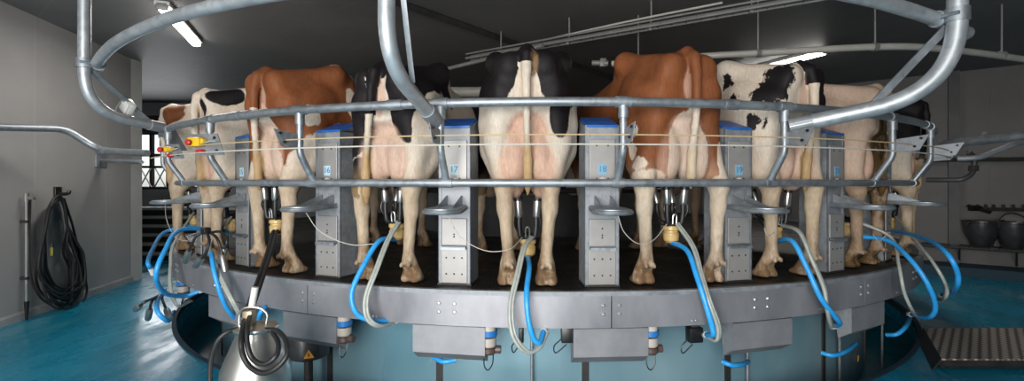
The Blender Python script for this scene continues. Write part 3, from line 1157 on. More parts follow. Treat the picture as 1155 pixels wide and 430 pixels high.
RP = 4.05
plin('sheet', MB().ring_sector(RP - .02, RP, PIT, .545, 0, 360, 150), M['plinth'])
for x in (233, 275, 373, 496, 660, 820, 928, 1002):
    c = cyl_pt(x, 415, RP)
    a = math.degrees(math.atan2(c.x - X0, D0 - c.y))
    plin('slot_post', MB().ring_sector(RP - .03, RP + .012, PIT, .43, a - .32, a + .32, 2), M['iron'])
for x in (843, 947, 995, 600):
    c = cyl_pt(x, 415, RP + .05)
    plin('drain_tube', MB().tube([(c.x, c.y, PIT), (c.x, c.y, .42)], .011, 10), M['galv'])
t2 = empty('floor_pit', (X0, D0, 0), 0, 'sunken round pit with a dark rubber edge round the platform base', 'pit')
o = MB().ring_sector(RP - .01, RPIT + .05, PIT - .05, PIT, 0, 360, 120).ring_sector(RPIT, RPIT + .05, PIT, -.2, 0, 360, 150).build('gutter_bed', M['pit'], t2, 30)
o.data.transform(Matrix.Translation((-X0, -D0, 0)))
o = MB().ring_sector(RPIT - .012, RPIT + .022, -.05, .012, 0, 360, 150).build('gutter_edge', M['kerb'], t2, 30)
o.data.transform(Matrix.Translation((-X0, -D0, 0)))

# sheet hoods hanging under the skirt, one below each post
POST = lambda k: -9.08 + 12 * k


def make_hood():
    t = empty('splash_hood')
    w = .22
    th = .004
    MB().prism([(-w, 0, 0), (w, 0, 0), (w, 0, -.165), (-w, 0, -.165)], (0, th, 0)).prism([(-w, 0, 0), (w, 0, 0), (w, .12, .0), (-w, .12, 0)], (0, 0, -th)).build('face_sheet', M['tray'], t, 0)
    MB().prism([(-w, 0, -.166), (w, 0, -.166), (w, .085, -.225), (-w, .085, -.225)], (0, th, 0.002)).build('drip_lip', M['tray'], t, 0)
    for s in (-1, 1):
        MB().prism([(s * w, .004, 0), (s * w, .12, 0), (s * w, .085, -.222), (s * w, .004, -.166)], (-s * th, 0, 0)).build('end_sheet', M['galv_dark'], t, 0)
    return t


hood_lab = {-3: 'sheet steel hood under the far left of the platform, left of the milk can', -2: 'sheet steel hood under the platform just left of the milk can',
            -1: 'sheet steel hood under the platform just right of the milk can', 0: 'sheet steel hood under the post numbered 17', 1: 'sheet steel hood under the post numbered 18',
            2: 'sheet steel hood under the post numbered 19', 3: 'sheet steel hood under the post numbered 20', 4: 'sheet steel hood under the far right end of the platform'}
h0 = None
for k in range(-2, 4):
    o = make_hood() if h0 is None else copy_tree(h0)
    h0 = h0 or o
    a = {-2: -32.97, -1: -21.38, 0: -9.03, 1: 3.16, 2: 15.75, 3: 28.67}[k]
    o.location = pol(a, RT - .012, DECK - .21)
    o.rotation_euler = (0, 0, R(a))
    tag(o, hood_lab[k], 'hood', 'sheet hoods under the platform skirt')


def make_pulsator():
    t = empty('pulsator')
    MB().lathe([(.0, -.012), (.040, -.012), (.040, .012), (.0, .012)], 20, Matrix.Translation((0, 0, -.022))).build('blue_ring', M['paint_blue'], t)
    MB().lathe([(.0, -.018), (.034, -.018), (.034, .02), (.0, .02)], 20).build('mounting_cap', M['cream_plastic'], t)
    MB().lathe([(.0, -.085), (.031, -.085), (.036, -.078), (.036, -.043), (.0, -.043)], 20).build('body', M['cream_plastic'], t)
    MB().lathe([(.0, -.118), (.030, -.118), (.038, -.108), (.038, -.088), (.0, -.085)], 20).lathe([(0, -.012), (.018, -.012), (.018, .012), (0, .012)], 12, Matrix.Translation((.045, 0, -.098)) @ Matrix.Rotation(R(90), 4, 'Y')).build('knob', M['brown_knob'], t)
    MB().tube(spline([(-.02, 0, -.118), (-.018, -.01, -.17), (.0, -.012, -.19), (.02, -.01, -.16), (.022, 0, -.118)], 6), .003, 6).build('wire_loop', M['blackp'], t)
    return t


pul_lab = {-3: 'cream pulsator with a blue ring at the far left under the skirt', -1: 'cream pulsator with a blue ring between the milk can and the hanging blue hose',
           0: 'cream pulsator with a blue ring right of the hood under post 17', 1: 'cream pulsator with a blue ring right of the hood under post 18'}
p0 = None
for k in pul_lab:
    o = make_pulsator() if p0 is None else copy_tree(p0)
    p0 = p0 or o
    a = POST(k) + .25 + {-3: -2.24, -1: 2.46, 0: 2.78, 1: 3.2}[k]
    o.location = pol(a, RT - .06, DECK - .225)
    o.scale = (1.3, 1.3, 1.3)
    o.rotation_euler = (0, 0, R(a))
    tag(o, pul_lab[k], 'pulsator', 'pulsators under the platform skirt')

# drive motor with warning sign
mc_ = cyl_pt(348, 400, RP + .19)
am = math.degrees(math.atan2(mc_.x - X0, D0 - mc_.y))
t = empty('drive_motor', (mc_.x, mc_.y, 0), R(24), 'dark round drive motor with a yellow warning triangle, right of the milk can', 'motor')
MB().lathe([(.0, .15), (.11, .15), (.137, .163), (.14, .175), (.14, .40), (.12, .43), (.0, .43)], 32).build('housing', M['outlet'], t)
MB().lathe([(.0, PIT), (.03, PIT), (.03, .151), (.0, .151)], 20).build('shaft', M['iron'], t)


def tri_sign(name, parent, r, z, yy, rz=0):
    s = .034
    sg = MB().prism([(-s, yy, z - s * .6), (s, yy, z - s * .6), (0, yy, z + s * 1.1)], (0, .004, 0)).build(name, M['sign_y'], parent, 0)
    mb = MB().prism([(-.004, yy - .001, z + .016), (.004, yy - .001, z + .016), (-.002, yy - .001, z + .002), (.008, yy - .001, z + .002), (-.004, yy - .001, z - .016), (0, yy - .001, z - .002), (-.008, yy - .001, z - .002)], (0, .002, 0))
    mb.build('bolt_symbol', M['ink'], sg, 0)
    return sg


tri_sign('warning_sign', t, .13, .205, -.146)
ws = cyl_pt(968, 405, RP + .01)
aw = math.degrees(math.atan2(ws.x - X0, D0 - ws.y))
t = empty('warning_sign', (ws.x, ws.y, ws.z), R(aw), 'small yellow warning triangle on the plinth wall under the post numbered 20', 'sign')
s = .03
MB().prism([(-s, -.006, -s * .6), (s, -.006, -s * .6), (0, -.006, s * 1.1)], (0, .008, 0)).build('plate', M['sign_y'], t, 0)
MB().prism([(-.004, -.008, .016), (.004, -.008, .016), (.008, -.008, .002), (-.004, -.008, -.016), (-.008, -.008, -.002)], (0, .002, 0)).build('bolt_symbol', M['ink'], t, 0)

# ------------------------------------------------------------------ numbered posts
def make_post():
    t = empty('bail_post')
    w, d, h = .104, .20, .985
    mb = MB()
    # galvanised channel: back, two flanges folded in at the front
    mb.box((0, d - .004, h / 2), (2 * w, .006, h)).box((-w + .003, d / 2, h / 2), (.006, d, h)).box((w - .003, d / 2, h / 2), (.006, d, h))
    mb.box((-w + .010, .003, h / 2), (.02, .006, h)).box((w - .010, .003, h / 2), (.02, .006, h))
    mb.box((0, .012, h / 2), (2 * w - .01, .01, h - .01))
    mb.build('channel', M['galv_dark'], t, 0)
    MB().box((0, .10, .005), (.215, .21, .010)).build('foot_plate', M['iron'], t, 0)
    for nm, zc, hh, ww, spots in (('upper_panel', .755, .285, .160, ((-.035, .86), (.035, .86), (-.035, .66), (.035, .66))),
                                  ('middle_panel', .33, .165, .160, ((0, .355), (0, .315), (0, .30))),
                                  ('lower_panel', .12, .215, .165, ((-.05, .07), (0, .07), (.05, .07), (-.05, .17), (0, .17), (.05, .17)))):
        mb = MB().box((0, .0, zc), (ww, .010, hh), bev=.003)
        mb.cur = 1
        for x, z in spots:
            mb.lathe([(.0055, -.003), (.0055, .002), (0, .004)], 8, Matrix.Translation((x, -.006, z)) @ Matrix.Rotation(R(90), 4, 'X'))
        mb.build(nm, [M['panel'], M['iron']], t, 0)
    MB().box((0, -.015, .238), (.155, .035, .010), bev=.003).box((0, -.030, .231), (.155, .005, .02)).build('ledge', M['galv'], t, 0)
    kb = MB().lathe([(.0, -.006), (.022, -.006), (.022, .004), (.0, .006)], 20, Matrix.Translation((0, -.008, .645)) @ Matrix.Rotation(R(90), 4, 'X')).build('push_button', M['white_plastic'], t)
    MB().lathe([(.0, -.004), (.012, -.004), (.012, .012), (.0, .013)], 16, Matrix.Translation((0, -.012, .645)) @ Matrix.Rotation(R(90), 4, 'X')).build('button_cap', M['ink'], kb)
    # sloping top with the blue lid
    MB().prism([(-w, .0, h - .005), (-w, d, h - .005), (-w, d, h + .058), (-w, .0, h - .012)], (2 * w, 0, 0)).build('sloping_top', M['galv'], t, 0)
    MB().prism([(-w + .008, -.004, h - .013), (-w + .008, d + .004, h + .058), (-w + .008, d + .004, h + .074), (-w + .008, -.004, h + .001)], (2 * w - .016, 0, 0)).build('lid', M['blue_cap'], t, 0)
    # rounded kick paddle sticking out towards the operator
    poly = [(-.075, .0, .485), (-.09, -.12, .48)]
    for i in range(13):
        a = PI + PI * i / 12
        poly.append((.105 * math.cos(a), -.235 + .105 * math.sin(a), .475))
    poly += [(.09, -.12, .48), (.075, .0, .485)]
    pd = MB().prism(poly, (0, 0, .012))
    rim = [(p[0] * .985, p[1], p[2] - .006) for p in poly]
    pd.tube(rim, .013, 8)
    pd = pd.build('paddle', M['galv'], t, 40)
    MB().prism([(-.05, -.005, .49), (-.05, -.20, .49), (-.05, -.005, .555)], (.006, 0, 0)).prism([(.05, -.005, .49), (.05, -.20, .49), (.05, -.005, .555)], (-.006, 0, 0)).build('gusset', M['galv'], pd, 0)
    return t


def post_label(k):
    n = 17 + k
    if -2 <= k <= 3:
        return 'grey steel stall post numbered %d with a blue lid' % n
    return 'grey stall post half hidden at the far %s, beyond post %d' % (('left', 15) if k < 0 else ('right', 20))


post0 = None
for k in range(-3, 5):
    o = make_post() if post0 is None else copy_tree(post0)
    post0 = post0 or o
    o.location = pol(POST(k), 4.338, DECK)
    o.rotation_euler = (0, 0, R(POST(k)))
    tag(o, post_label(k), 'stall post', 'numbered stall posts on the platform')
for o in [o for o in COL.objects if o.name.startswith('bail_post')]:
    k = round((math.degrees(o.rotation_euler.z) + 9.08) / 12)
    stk = MB().box((0, -.006, .715), (.052, .004, .066)).build('number_sticker', M['sticker'] if k < 1 else M['sticker_dark'], o, 0)
    stk['label'] = 'pale blue number sticker' if k < 1 else 'blue number sticker'
    text_mesh(str(17 + k), .052, .0008, 'number', M['num'], stk, (0, -.0092, .716), (R(90), 0, 0))

# ------------------------------------------------------------------ rump rails round the platform
t = empty('rump_rail', (X0, D0, DECK), 0, 'galvanised double rump rail round the back of the cows', 'rail')


def rail(name, mb, mat=None, parent=None, smooth=40):
    o = mb.build(name, mat or M['galv'], t if parent is None else parent, smooth)
    o.data.transform(Matrix.Translation((-X0, -D0, -DECK)))
    return o


ZU, ZL = EYE + .459, EYE + .003
RU, RL = 4.56, 4.45
rail('upper_rail', MB().tube(arc(RU, ZU, -60, 62, 130), .0262, 14))
rail('lower_rail', MB().tube(arc(RL, ZL, -62, 64, 130), .0235, 14))
UP = [-57.2, -45.3, -33.2, -21.3, -9.3, 3.75, 16.7, 30.5, 42.6, 54.6]
for a in UP:
    pts = fillet([pol(a, RU, ZU - .01), pol(a, RU, ZU - .27), pol(a, RL + .005, ZL + .02)], .12, 8)
    u = rail('upright', MB().tube(pts, .0215, 12))
    rail('upper_sleeve', MB().tube([pol(a, RU, ZU - .02), pol(a, RU, ZU - .09)], .029, 14).tube([pol(a - .55, RU, ZU), pol(a + .55, RU, ZU)], .0325, 14), None, u)
    rail('lower_sleeve', MB().tube([pol(a - .5, RL, ZL), pol(a + .5, RL, ZL)], .029, 14), None, u)
    if a > -30 and a < 60:
        r0 = RU + .0
        mb = MB()
        pl = [pol(a, r0 + .012, ZU - .155), pol(a, r0 + .20, ZU - .135), pol(a, r0 + .15, ZU - .235), pol(a, r0 + .012, ZU - .245)]
        tn = (pol(a + 1, r0, 0) - pol(a, r0, 0)).normalized() * .005
        mb.prism(pl, tn)
        rail('wire_bracket', mb, M['galv_dark'], u, 0)
        for rr, zz in ((.16, -.158), (.125, -.21)):
            c = pol(a, r0 + rr, ZU + zz)
            rail('bracket_bolt', MB().tube([c - tn * 2.2, c + tn * 3.2], .008, 8), M['ink'], u, 0)
for a in (-55.4, -29, -12.8, -27.5, 12, 24, 40):
    rail('pipe_joint', MB().tube(arc(RU, ZU, a - .6, a + .6, 3), .031, 14))
# plates with the emergency stops at the left end of the wires
for x, y, r, rz, w, h, near in ((233, 163, 4.62, -14, .26, .15, True), (197, 171, 4.64, -22, .17, .11, False)):
    c = cyl_pt(x, y, r)
    g = 'nearer and larger' if near else 'farther and smaller'
    tt = empty('bracket_plate', c, R(rz), ('large grey bracket plate behind the nearer yellow stop box' if near else 'small grey bracket plate behind the farther yellow stop box, leftmost'), 'bracket', 'bracket plates at the left end of the wires')
    MB().prism([(-w / 2 - .02, 0, h / 2), (w / 2 - .04, 0, h / 2), (w / 2 + .02, 0, -h / 2), (-w / 2 + .05, 0, -h / 2)], (0, .006, 0)).build('plate', M['galv_dark'], tt, 0)
    for q in ((w / 2 - .04, -h / 2 + .03), (w / 2 - .06, h / 2 - .03)):
        MB().tube([(q[0], -.008, q[1]), (q[0], .012, q[1])], .010, 10).build('bolt', M['ink'], tt)
    k_ = 1.0 if near else .62
    es = empty('stop_button', c, R(rz), g + ' of the two yellow emergency stop boxes with red buttons, at the left', 'stop button', 'yellow emergency stop boxes')
    MB().box((-.06 * k_, -.030, .015), (.105 * k_, .055, .065 * k_), bev=.010).box((-.005 * k_, -.022, .02), (.03 * k_, .04, .035 * k_), bev=.006).build('box', M['yellow'], es)
    MB().lathe([(.0, 0), (.012, 0), (.012, .014), (.021, .016), (.021, .028), (.014, .034), (0, .036)], 18, Matrix.Translation((-.075 * k_, -.055, .01)) @ Matrix.Rotation(R(90), 4, 'X')).build('red_button', M['red'], es)
    MB().box((-.03 * k_, -.02, -.05 * k_), (.05 * k_, .04, .028), bev=.008).build('switch', M['red'], es)
    MB().tube(spline([(.0, -.03, .02), (.03, -.035, .012), (.06, -.02, .02), (.09 * k_, -.008, .02)], 6), .005, 6).build('cable', M['grey_hose'], es)
RW = 4.67
tag(MB().tube(arc(RW, EYE + .263, -34, 46, 90), .0042, 6).build('trip_wire', M['cord_tan']), 'upper, tan wire stretched round the platform between the rails', 'wire')
tag(MB().tube(arc(RW, EYE + .211, -46, 47, 100), .0046, 6).build('trip_wire', M['cord']), 'lower, white wire stretched round the platform between the rails', 'wire')

# ------------------------------------------------------------------ big pipe hangers and the overhead ring
M['galv_big'] = galvanised('galvanised_hanger', (.36, .385, .41), (.55, .59, .62), .42, .6, 26)
def ring_z(a):
    return EYE + float(np.interp(a, [-43.5, -36, -27, -4, 10, 17, 22.7, 30], [.865, .915, .94, .96, .955, .915, .875, .80]))


HANG = {-42.3: ('left', -46.0, 4.59, .475, .53, .33, .80), -10.0: ('middle', -9.6, 4.59, .36, .545, .30, .40), 22.7: ('right', 16.8, 4.585, .34, .48, .46, .46)}
HLAB = {'left': 'galvanised pipe hanging from the ceiling at the left and bending in to the rail',
        'middle': 'galvanised pipe hanging in front of the black and white cow, left of the middle',
        'right': 'galvanised pipe hanging from the ceiling at the right and bending in to the rail'}
for a, (nm, ae, re_, ze, zc_, fr, bf) in HANG.items():
    rh = 5.105 if nm == 'left' else 5.15
    top = pol(a, rh, CEIL)
    tt = empty('hanger_pipe', top, R(a), HLAB[nm], 'pipe hanger', 'ceiling hangers of the rump rail')
    inv = (Matrix.Translation(top) @ Matrix.Rotation(R(a), 4, 'Z')).inverted()
    end = inv @ pol(ae, re_, EYE + ze)
    cor = Vector((0, 0, EYE + zc_ - CEIL))
    pts = fillet([(0, 0, 0), cor, end], fr, 14)
    MB().tube(pts, .0445 if nm == 'right' else .0385, 18).build('pipe', M['galv_big'], tt, 60)
    MB().lathe([(.0, -.012), (.10, -.012), (.10, 0), (.0, 0)], 20).build('flange', M['galv'], tt)
    cz = ring_z(a) - CEIL
    cl = MB().tube([(0, 0, cz - .035), (0, 0, cz + .035)], .052, 18).build('clamp', M['galv'], tt)
    cl2 = MB().tube([(-.03, .075, cz), (.03, .075, cz)], .044, 16).build('ring_collar', M['galv'], cl)
    for s in (-1, 1):
        MB().tube([(s * .05, -.03, cz), (s * .05, .11, cz)], .010, 8).build('clamp_bolt', M['galv'], cl)
    # flat brace from the clamp to the bend
    e0 = Vector((.055 if nm == 'middle' else 0, .045, cz - .05))
    e1 = cor.lerp(end, bf) + Vector((.022 if nm == 'middle' else 0, 0, .03))
    dd = (e1 - e0)
    zd = dd.normalized()
    yd = Vector((math.sin(R(-a)) * .6, -math.cos(R(a)), .1)) if nm != 'left' else Vector((.67, -.74, 0))
    yd = (yd - zd * yd.dot(zd)).normalized()
    rot = Matrix((yd.cross(zd), yd, zd)).transposed()
    MB().box((e0 + e1) / 2, (.026 if nm == 'middle' else .042, .008, dd.length), rot).build('brace', M['galv'], tt, 0)
    dr = (Vector(pts[-1]) - Vector(pts[-2])).normalized()
    MB().tube([end - dr * .12, end], .045, 16).build('end_sleeve', M['galv_dark'], tt)
    if nm == 'left':
        MB().prism([end - dr * .10 + Vector((0, 0, .035)), end + dr * .10 + Vector((0, 0, .03)), end + dr * .24 + Vector((0, 0, -.16)), end + dr * .14 + Vector((0, 0, -.17))], Vector((-dr.y, dr.x, 0)) * .012).build('end_gusset', M['galv_dark'], tt, 0)
        jb = empty('junction_box', (0, 0, 0), 0, 'white junction box clipped to the brace of the left hanger pipe', 'junction box')
        jb.location = inv.inverted() @ (e0.lerp(e1, .70) + Vector((0, -.03, .0)))
        jb.rotation_euler = (0, R(40), R(-20))
        MB().box((0, 0, 0), (.10, .05, .10), bev=.012).build('box', M['white_plastic'], jb)
        MB().box((0, -.03, 0), (.09, .012, .09), bev=.005).build('lid', M['white_plastic'], jb)
        MB().tube(spline([(-.05, 0, .02), (-.10, 0, -.02), (-.11, 0, -.10), (-.06, 0, -.15), (.02, .0, -.12)], 8), .005, 6).build('cable', M['grey_hose'], jb)
tag(MB().tube([pol(x, float(np.interp(x, [-42, -20], [5.04, 5.07])), ring_z(x)) for x in np.linspace(-43.0, 26, 110)], .036, 18).build('overhead_ring', M['galv_big'], smooth=60), 'curved galvanised pipe overhead joining the three hanger pipes', 'pipe')
# ------------------------------------------------------------------ milking clusters
def cow_world(c, p):
    t = R(c['theta'])
    o = c['obj'].location
    s = c.get('size', 1)
    x, y, z = p[0] * s, p[1] * s, p[2] * s
    return Vector((o.x + x * math.cos(t) - y * math.sin(t), o.y + x * math.sin(t) + y * math.cos(t), o.z + z))


cl_lab = {-4: 'milking cluster under the farthest left cow', -3: 'milking cluster under the black-hipped white cow at the left', -2: 'milking cluster with black hoses under the large red cow at the left',
          -1: 'milking cluster under the black and white cow between posts 16 and 17', 0: 'milking cluster under the middle cow with black hips', 1: 'milking cluster under the red cow between posts 18 and 19',
          2: 'milking cluster under the black-spotted cow', 3: 'milking cluster under the plain cream cow at the right', 4: 'milking cluster under the black cow farthest right'}
BLUE = {  # pixel, pixel, radius round the platform axis
    -4: [(186, 262, 4.52), (172, 282, 4.66), (167, 296, 4.74), (170, 303, 4.72)],
    -3: [(206, 259, 4.62), (186, 283, 4.80), (176, 312, 4.86), (187, 331, 4.72), (208, 334, 4.55), (224, 329, 4.46)],
    -1: [(428, 272, 4.42), (410, 300, 4.55), (397, 330, 4.62), (402, 353, 4.62), (420, 362, 4.56), (438, 362, 4.47)],
    0: [(597, 302, 4.40), (594, 330, 4.56), (596, 360, 4.60), (602, 382, 4.60), (609, 386, 4.58), (613, 374, 4.50)],
    1: [(775, 283, 4.40), (786, 312, 4.54), (795, 340, 4.60), (803, 368, 4.62), (804, 378, 4.60), (797, 378, 4.50)],
    2: [(893, 272, 4.45), (910, 302, 4.56), (925, 335, 4.62), (940, 355, 4.62), (947, 365, 4.58), (941, 368, 4.48)],
    3: [(1000, 271, 4.45), (1025, 291, 4.62), (1045, 318, 4.72), (1055, 345, 4.74), (1048, 358, 4.68), (1028, 355, 4.5)],
    4: [(1042, 269, 4.60), (1066, 284, 4.80), (1080, 308, 4.86), (1077, 327, 4.80), (1062, 333, 4.6)]}
GREY = {
    -3: [(236, 275, 4.42), (243, 300, 4.56), (256, 330, 4.60), (268, 352, 4.55), (272, 358, 4.46)],
    -4: [(196, 275, 4.52), (192, 300, 4.58), (192, 325, 4.62), (200, 345, 4.6), (215, 340, 4.48)],
    -1: [(436, 272, 4.40), (423, 305, 4.54), (412, 335, 4.60), (413, 358, 4.62), (425, 368, 4.58), (440, 366, 4.47)],
    0: [(590, 280, 4.38), (582, 312, 4.53), (575, 345, 4.60), (578, 378, 4.64), (592, 397, 4.64), (606, 394, 4.60), (615, 376, 4.50)],
    1: [(781, 279, 4.40), (790, 310, 4.52), (799, 340, 4.60), (809, 368, 4.62), (808, 384, 4.60), (797, 380, 4.50)],
    2: [(901, 262, 4.46), (915, 292, 4.56), (929, 325, 4.60), (933, 350, 4.62), (938, 368, 4.56), (946, 362, 4.48)],
    3: [(1005, 268, 4.46), (1014, 300, 4.58), (1020, 330, 4.62), (1030, 352, 4.62), (1036, 360, 4.5)],
    4: [(1035, 274, 4.55), (1055, 300, 4.7), (1068, 325, 4.75), (1064, 338, 4.7), (1052, 336, 4.55)]}
CORD = {
    -1: [(345, 240, 4.56), (362, 262, 4.50), (395, 276, 4.46), (425, 275, 4.42)],
    0: [(505, 243, 4.56), (520, 268, 4.52), (548, 283, 4.48), (575, 281, 4.44), (589, 268, 4.25)],
    1: [(697, 243, 4.60), (704, 262, 4.54), (720, 275, 4.48), (737, 271, 4.42), (752, 253, 4.30)],
    -3: [(186, 225, 4.60), (188, 248, 4.55), (198, 268, 4.52), (212, 272, 4.5)],
    2: [(862, 258, 4.5), (866, 266, 4.48), (874, 262, 4.45)],
    3: [(985, 265, 4.5), (992, 272, 4.5), (1002, 262, 4.5)]}
for c in COWS:
    k = c['k']
    ud = c.get('udder', (1, 0))[1]
    base = cow_world(c, (0, .28, .24 - ud * 1.15) if k != -2 else (-.05, .20, .24 - ud * 1.15))
    t = empty('milking_cluster', base, R(c['theta']), cl_lab[k], 'milking cluster', 'milking clusters on the cows')
    s = c.get('size', 1)
    # claw: black bowl, amber cup, collar
    MB().lathe([(.0, -.075), (.030, -.075), (.046, -.06), (.050, -.035), (.050, -.012), (.044, -.006), (.044, .004), (.052, .010), (.052, .030), (.046, .036), (0, .036)], 24).build('claw_bowl', M['amber'], t)
    MB().lathe([(.0, .036), (.042, .036), (.046, .05), (.034, .066), (.0, .07)], 20).build('claw_lid', M['rubber'], t)
    for sx in (-1, 1):
        for sy in (-1, 1):
            ttop = Vector((sx * .064 * s, (sy * .095 + .035) * s, (.545 - .24 + ud * .15) * s))
            tb = Vector((sx * .054, sy * .068 + .016, .175))
            mid = tb.lerp(ttop, .0)
            cup = MB().tube([tb, tb.lerp(ttop, .06), tb.lerp(ttop, .1), tb.lerp(ttop, .9), ttop], [.018, .021, .0235, .0235, .021], 16).build('teat_cup', M['stainless'], t)
            MB().tube([ttop - (ttop - tb).normalized() * .02, ttop], .0265, 14).build('liner_head', M['rubber'], cup)
            hs = spline([tb + Vector((0, 0, .012)), tb - Vector((0, 0, .05)), Vector((sx * .046, sy * .045, .055)), Vector((sx * .030, sy * .025, .052))], 6)
            MB().tube(hs, .0145, 12).build('short_milk_tube', M['rubber'], cup)
            MB().tube(spline([tb + Vector((sx * .016, 0, .03)), tb + Vector((sx * .026, sy * .01, -.04)), Vector((sx * .045, sy * .03, .065)), Vector((0, 0, .075))], 6), .006, 8).build('pulse_tube', M['blackp'], cup)
    hk = MB().tube(spline([(-.012, -.045, .05), (-.012, -.05, .10), (0, -.052, .115), (.012, -.05, .10), (.012, -.045, .05)], 6), .005, 6)
    hk.build('hook', M['stainless'], t)

    def hose(name, pts, r, mat, start):
        w = [Vector(start)] + [cyl_pt(*p) for p in pts]
        w = [p - base for p in w]
        rot = Matrix.Rotation(-R(c['theta']), 3, 'Z')
        w = [rot @ p for p in w]
        o = MB().tube(spline(w, 10), r, 14).build(name, mat, t, 60)
        return o, w
    if k in BLUE:
        o, w = hose('milk_hose', BLUE[k], .0155, M['blue_hose'], base + Vector((0, 0, -.07)))
        o['label'] = 'blue milk hose'
        cu = MB().tube([w[-1] + (w[-1] - w[-2]).normalized() * .06, w[-1]], .019, 12).build('hose_coupling', M['white_plastic'], o)
    if k in GREY:
        o, w = hose('pulse_hose', GREY[k], .011, M['grey_hose'], base + Vector((.02, -.05, .05)))
        o['label'] = 'grey twin pulse hose'
        off = [p + Vector((.016, .006, .004)) for p in w]
        MB().tube(spline(off, 10), .0085, 10).build('second_tube', M['grey_hose'], o, 60)
    if k in CORD:
        w = [cyl_pt(*p) for p in CORD[k]]
        rot = Matrix.Rotation(-R(c['theta']), 3, 'Z')
        w = [rot @ (p - base) for p in w]
        MB().tube(spline(w, 10), .0026, 6).build('retract_cord', M['cord'], t)
    if k == -2:
        for j, pts in enumerate(([(308, 262, 4.42), (303, 280, 4.50), (292, 313, 4.66), (280, 345, 4.95), (273, 375, 5.17), (273, 396, 5.22), (281, 413, 5.23), (296, 421, 5.23), (312, 415, 5.22), (324, 400, 5.19), (322, 384, 5.14), (312, 373, 5.08), (300, 372, 5.05)],
                                 [(312, 262, 4.42), (307, 280, 4.50), (297, 312, 4.66), (287, 342, 4.92), (280, 365, 5.13), (279, 388, 5.19), (285, 405, 5.20), (298, 411, 5.20), (311, 402, 5.18), (314, 388, 5.13), (307, 375, 5.08)])):
            o, w = hose('milk_hose', pts, .0125, M['rubber'], base + Vector((.02 * j, -.02, -.06)))
            o['label'] = 'black milk hose running down to the milk can'

# spare cluster hanging on its hoses at the left, and three cups hanging far left
t = empty('spare_cluster', cyl_pt(232, 262, 4.60), R(-38), 'idle milking cluster with steel cups hanging on black hoses at the left end', 'milking cluster')
b0 = cyl_pt(232, 262, 4.60)
rot = Matrix.Rotation(R(38), 3, 'Z')
for pts in ([(231, 262, 4.6), (222, 266, 4.64), (216, 276, 4.66), (213, 284, 4.66)], [(233, 262, 4.6), (236, 272, 4.66), (232, 286, 4.68), (227, 292, 4.68)],
            [(236, 262, 4.58), (244, 268, 4.62), (249, 280, 4.62), (251, 290, 4.62)], [(238, 262, 4.58), (250, 262, 4.58), (256, 272, 4.6), (253, 282, 4.6)]):
    w = [rot @ (cyl_pt(*p) - b0) for p in pts]
    h = MB().tube(spline(w, 8), .0095, 10).build('short_milk_tube', M['rubber'], t)
    d = (w[-1] - w[-2]).normalized()
    MB().tube([w[-1] - d * .01, w[-1] + d * .01, w[-1] + d * .09, w[-1] + d * .105], [.018, .022, .022, .017], 14).build('teat_cup', M['stainless'], h)
MB().box((0, 0, .01), (.07, .05, .05), bev=.012).build('claw', M['blackp'], t)
t = empty('spare_cluster', cyl_pt(171, 336, 5.0), R(-50), 'three steel teat cups hanging on black tubes low at the far left', 'milking cluster')
b0 = cyl_pt(171, 336, 5.0)
rot = Matrix.Rotation(R(50), 3, 'Z')
for pts in ([(185, 330, 4.6), (174, 336, 4.75), (163, 341, 4.85), (157, 346, 4.85)], [(186, 330, 4.6), (178, 334, 4.7), (171, 341, 4.78), (169, 350, 4.78)],
            [(187, 329, 4.6), (183, 336, 4.66), (185, 343, 4.7), (188, 350, 4.7)]):
    w = [rot @ (cyl_pt(*p) - b0) for p in pts]
    h = MB().tube(spline(w, 8), .009, 10).build('short_milk_tube', M['rubber'], t)
    d = (w[-1] - w[-2]).normalized()
    MB().tube([w[-1] - d * .01, w[-1] + d * .01, w[-1] + d * .08, w[-1] + d * .095], [.018, .022, .022, .017], 14).build('teat_cup', M['stainless'], h)
# loose blue hoses under the platform
for pts, lab in (([(270, 362, 4.40), (262, 356, 4.5), (252, 340, 4.58), (243, 312, 4.62), (238, 285, 4.60)], 'blue hose falling over the skirt left of the milk can'),
                 ([(302, 352, 4.42), (299, 347, 4.5), (294, 353, 4.54), (292, 362, 4.5)], 'short blue hose end beside the neck of the milk can'),
                 ([(488, 402, 4.30), (500, 408, 4.34), (514, 406, 4.32)], 'short blue hose end below the hood of post 17'),
                 ([(814, 408, 4.3), (826, 412, 4.34), (838, 411, 4.30), (844, 408, 4.2)], 'short blue hose below the hood of post 19'),
                 ([(926, 398, 4.30), (940, 401, 4.36), (955, 396, 4.36), (965, 388, 4.3)], 'short blue hose left of the hood of post 20'),
                 ([(1000, 378, 4.35), (1012, 377, 4.42), (1022, 368, 4.45), (1026, 360, 4.42)], 'short blue hose right of the hood of post 20'),
                 ([(186, 328, 4.6), (178, 338, 4.72), (178, 352, 4.78), (190, 362, 4.7), (196, 352, 4.55)], 'blue hose looping low at the far left, behind the hanging cups')):
    tag(MB().tube(spline([cyl_pt(*p) for p in pts], 10), .0155, 14).build('hose', M['blue_hose'], smooth=60), lab, 'hose', 'loose blue hoses under the platform')
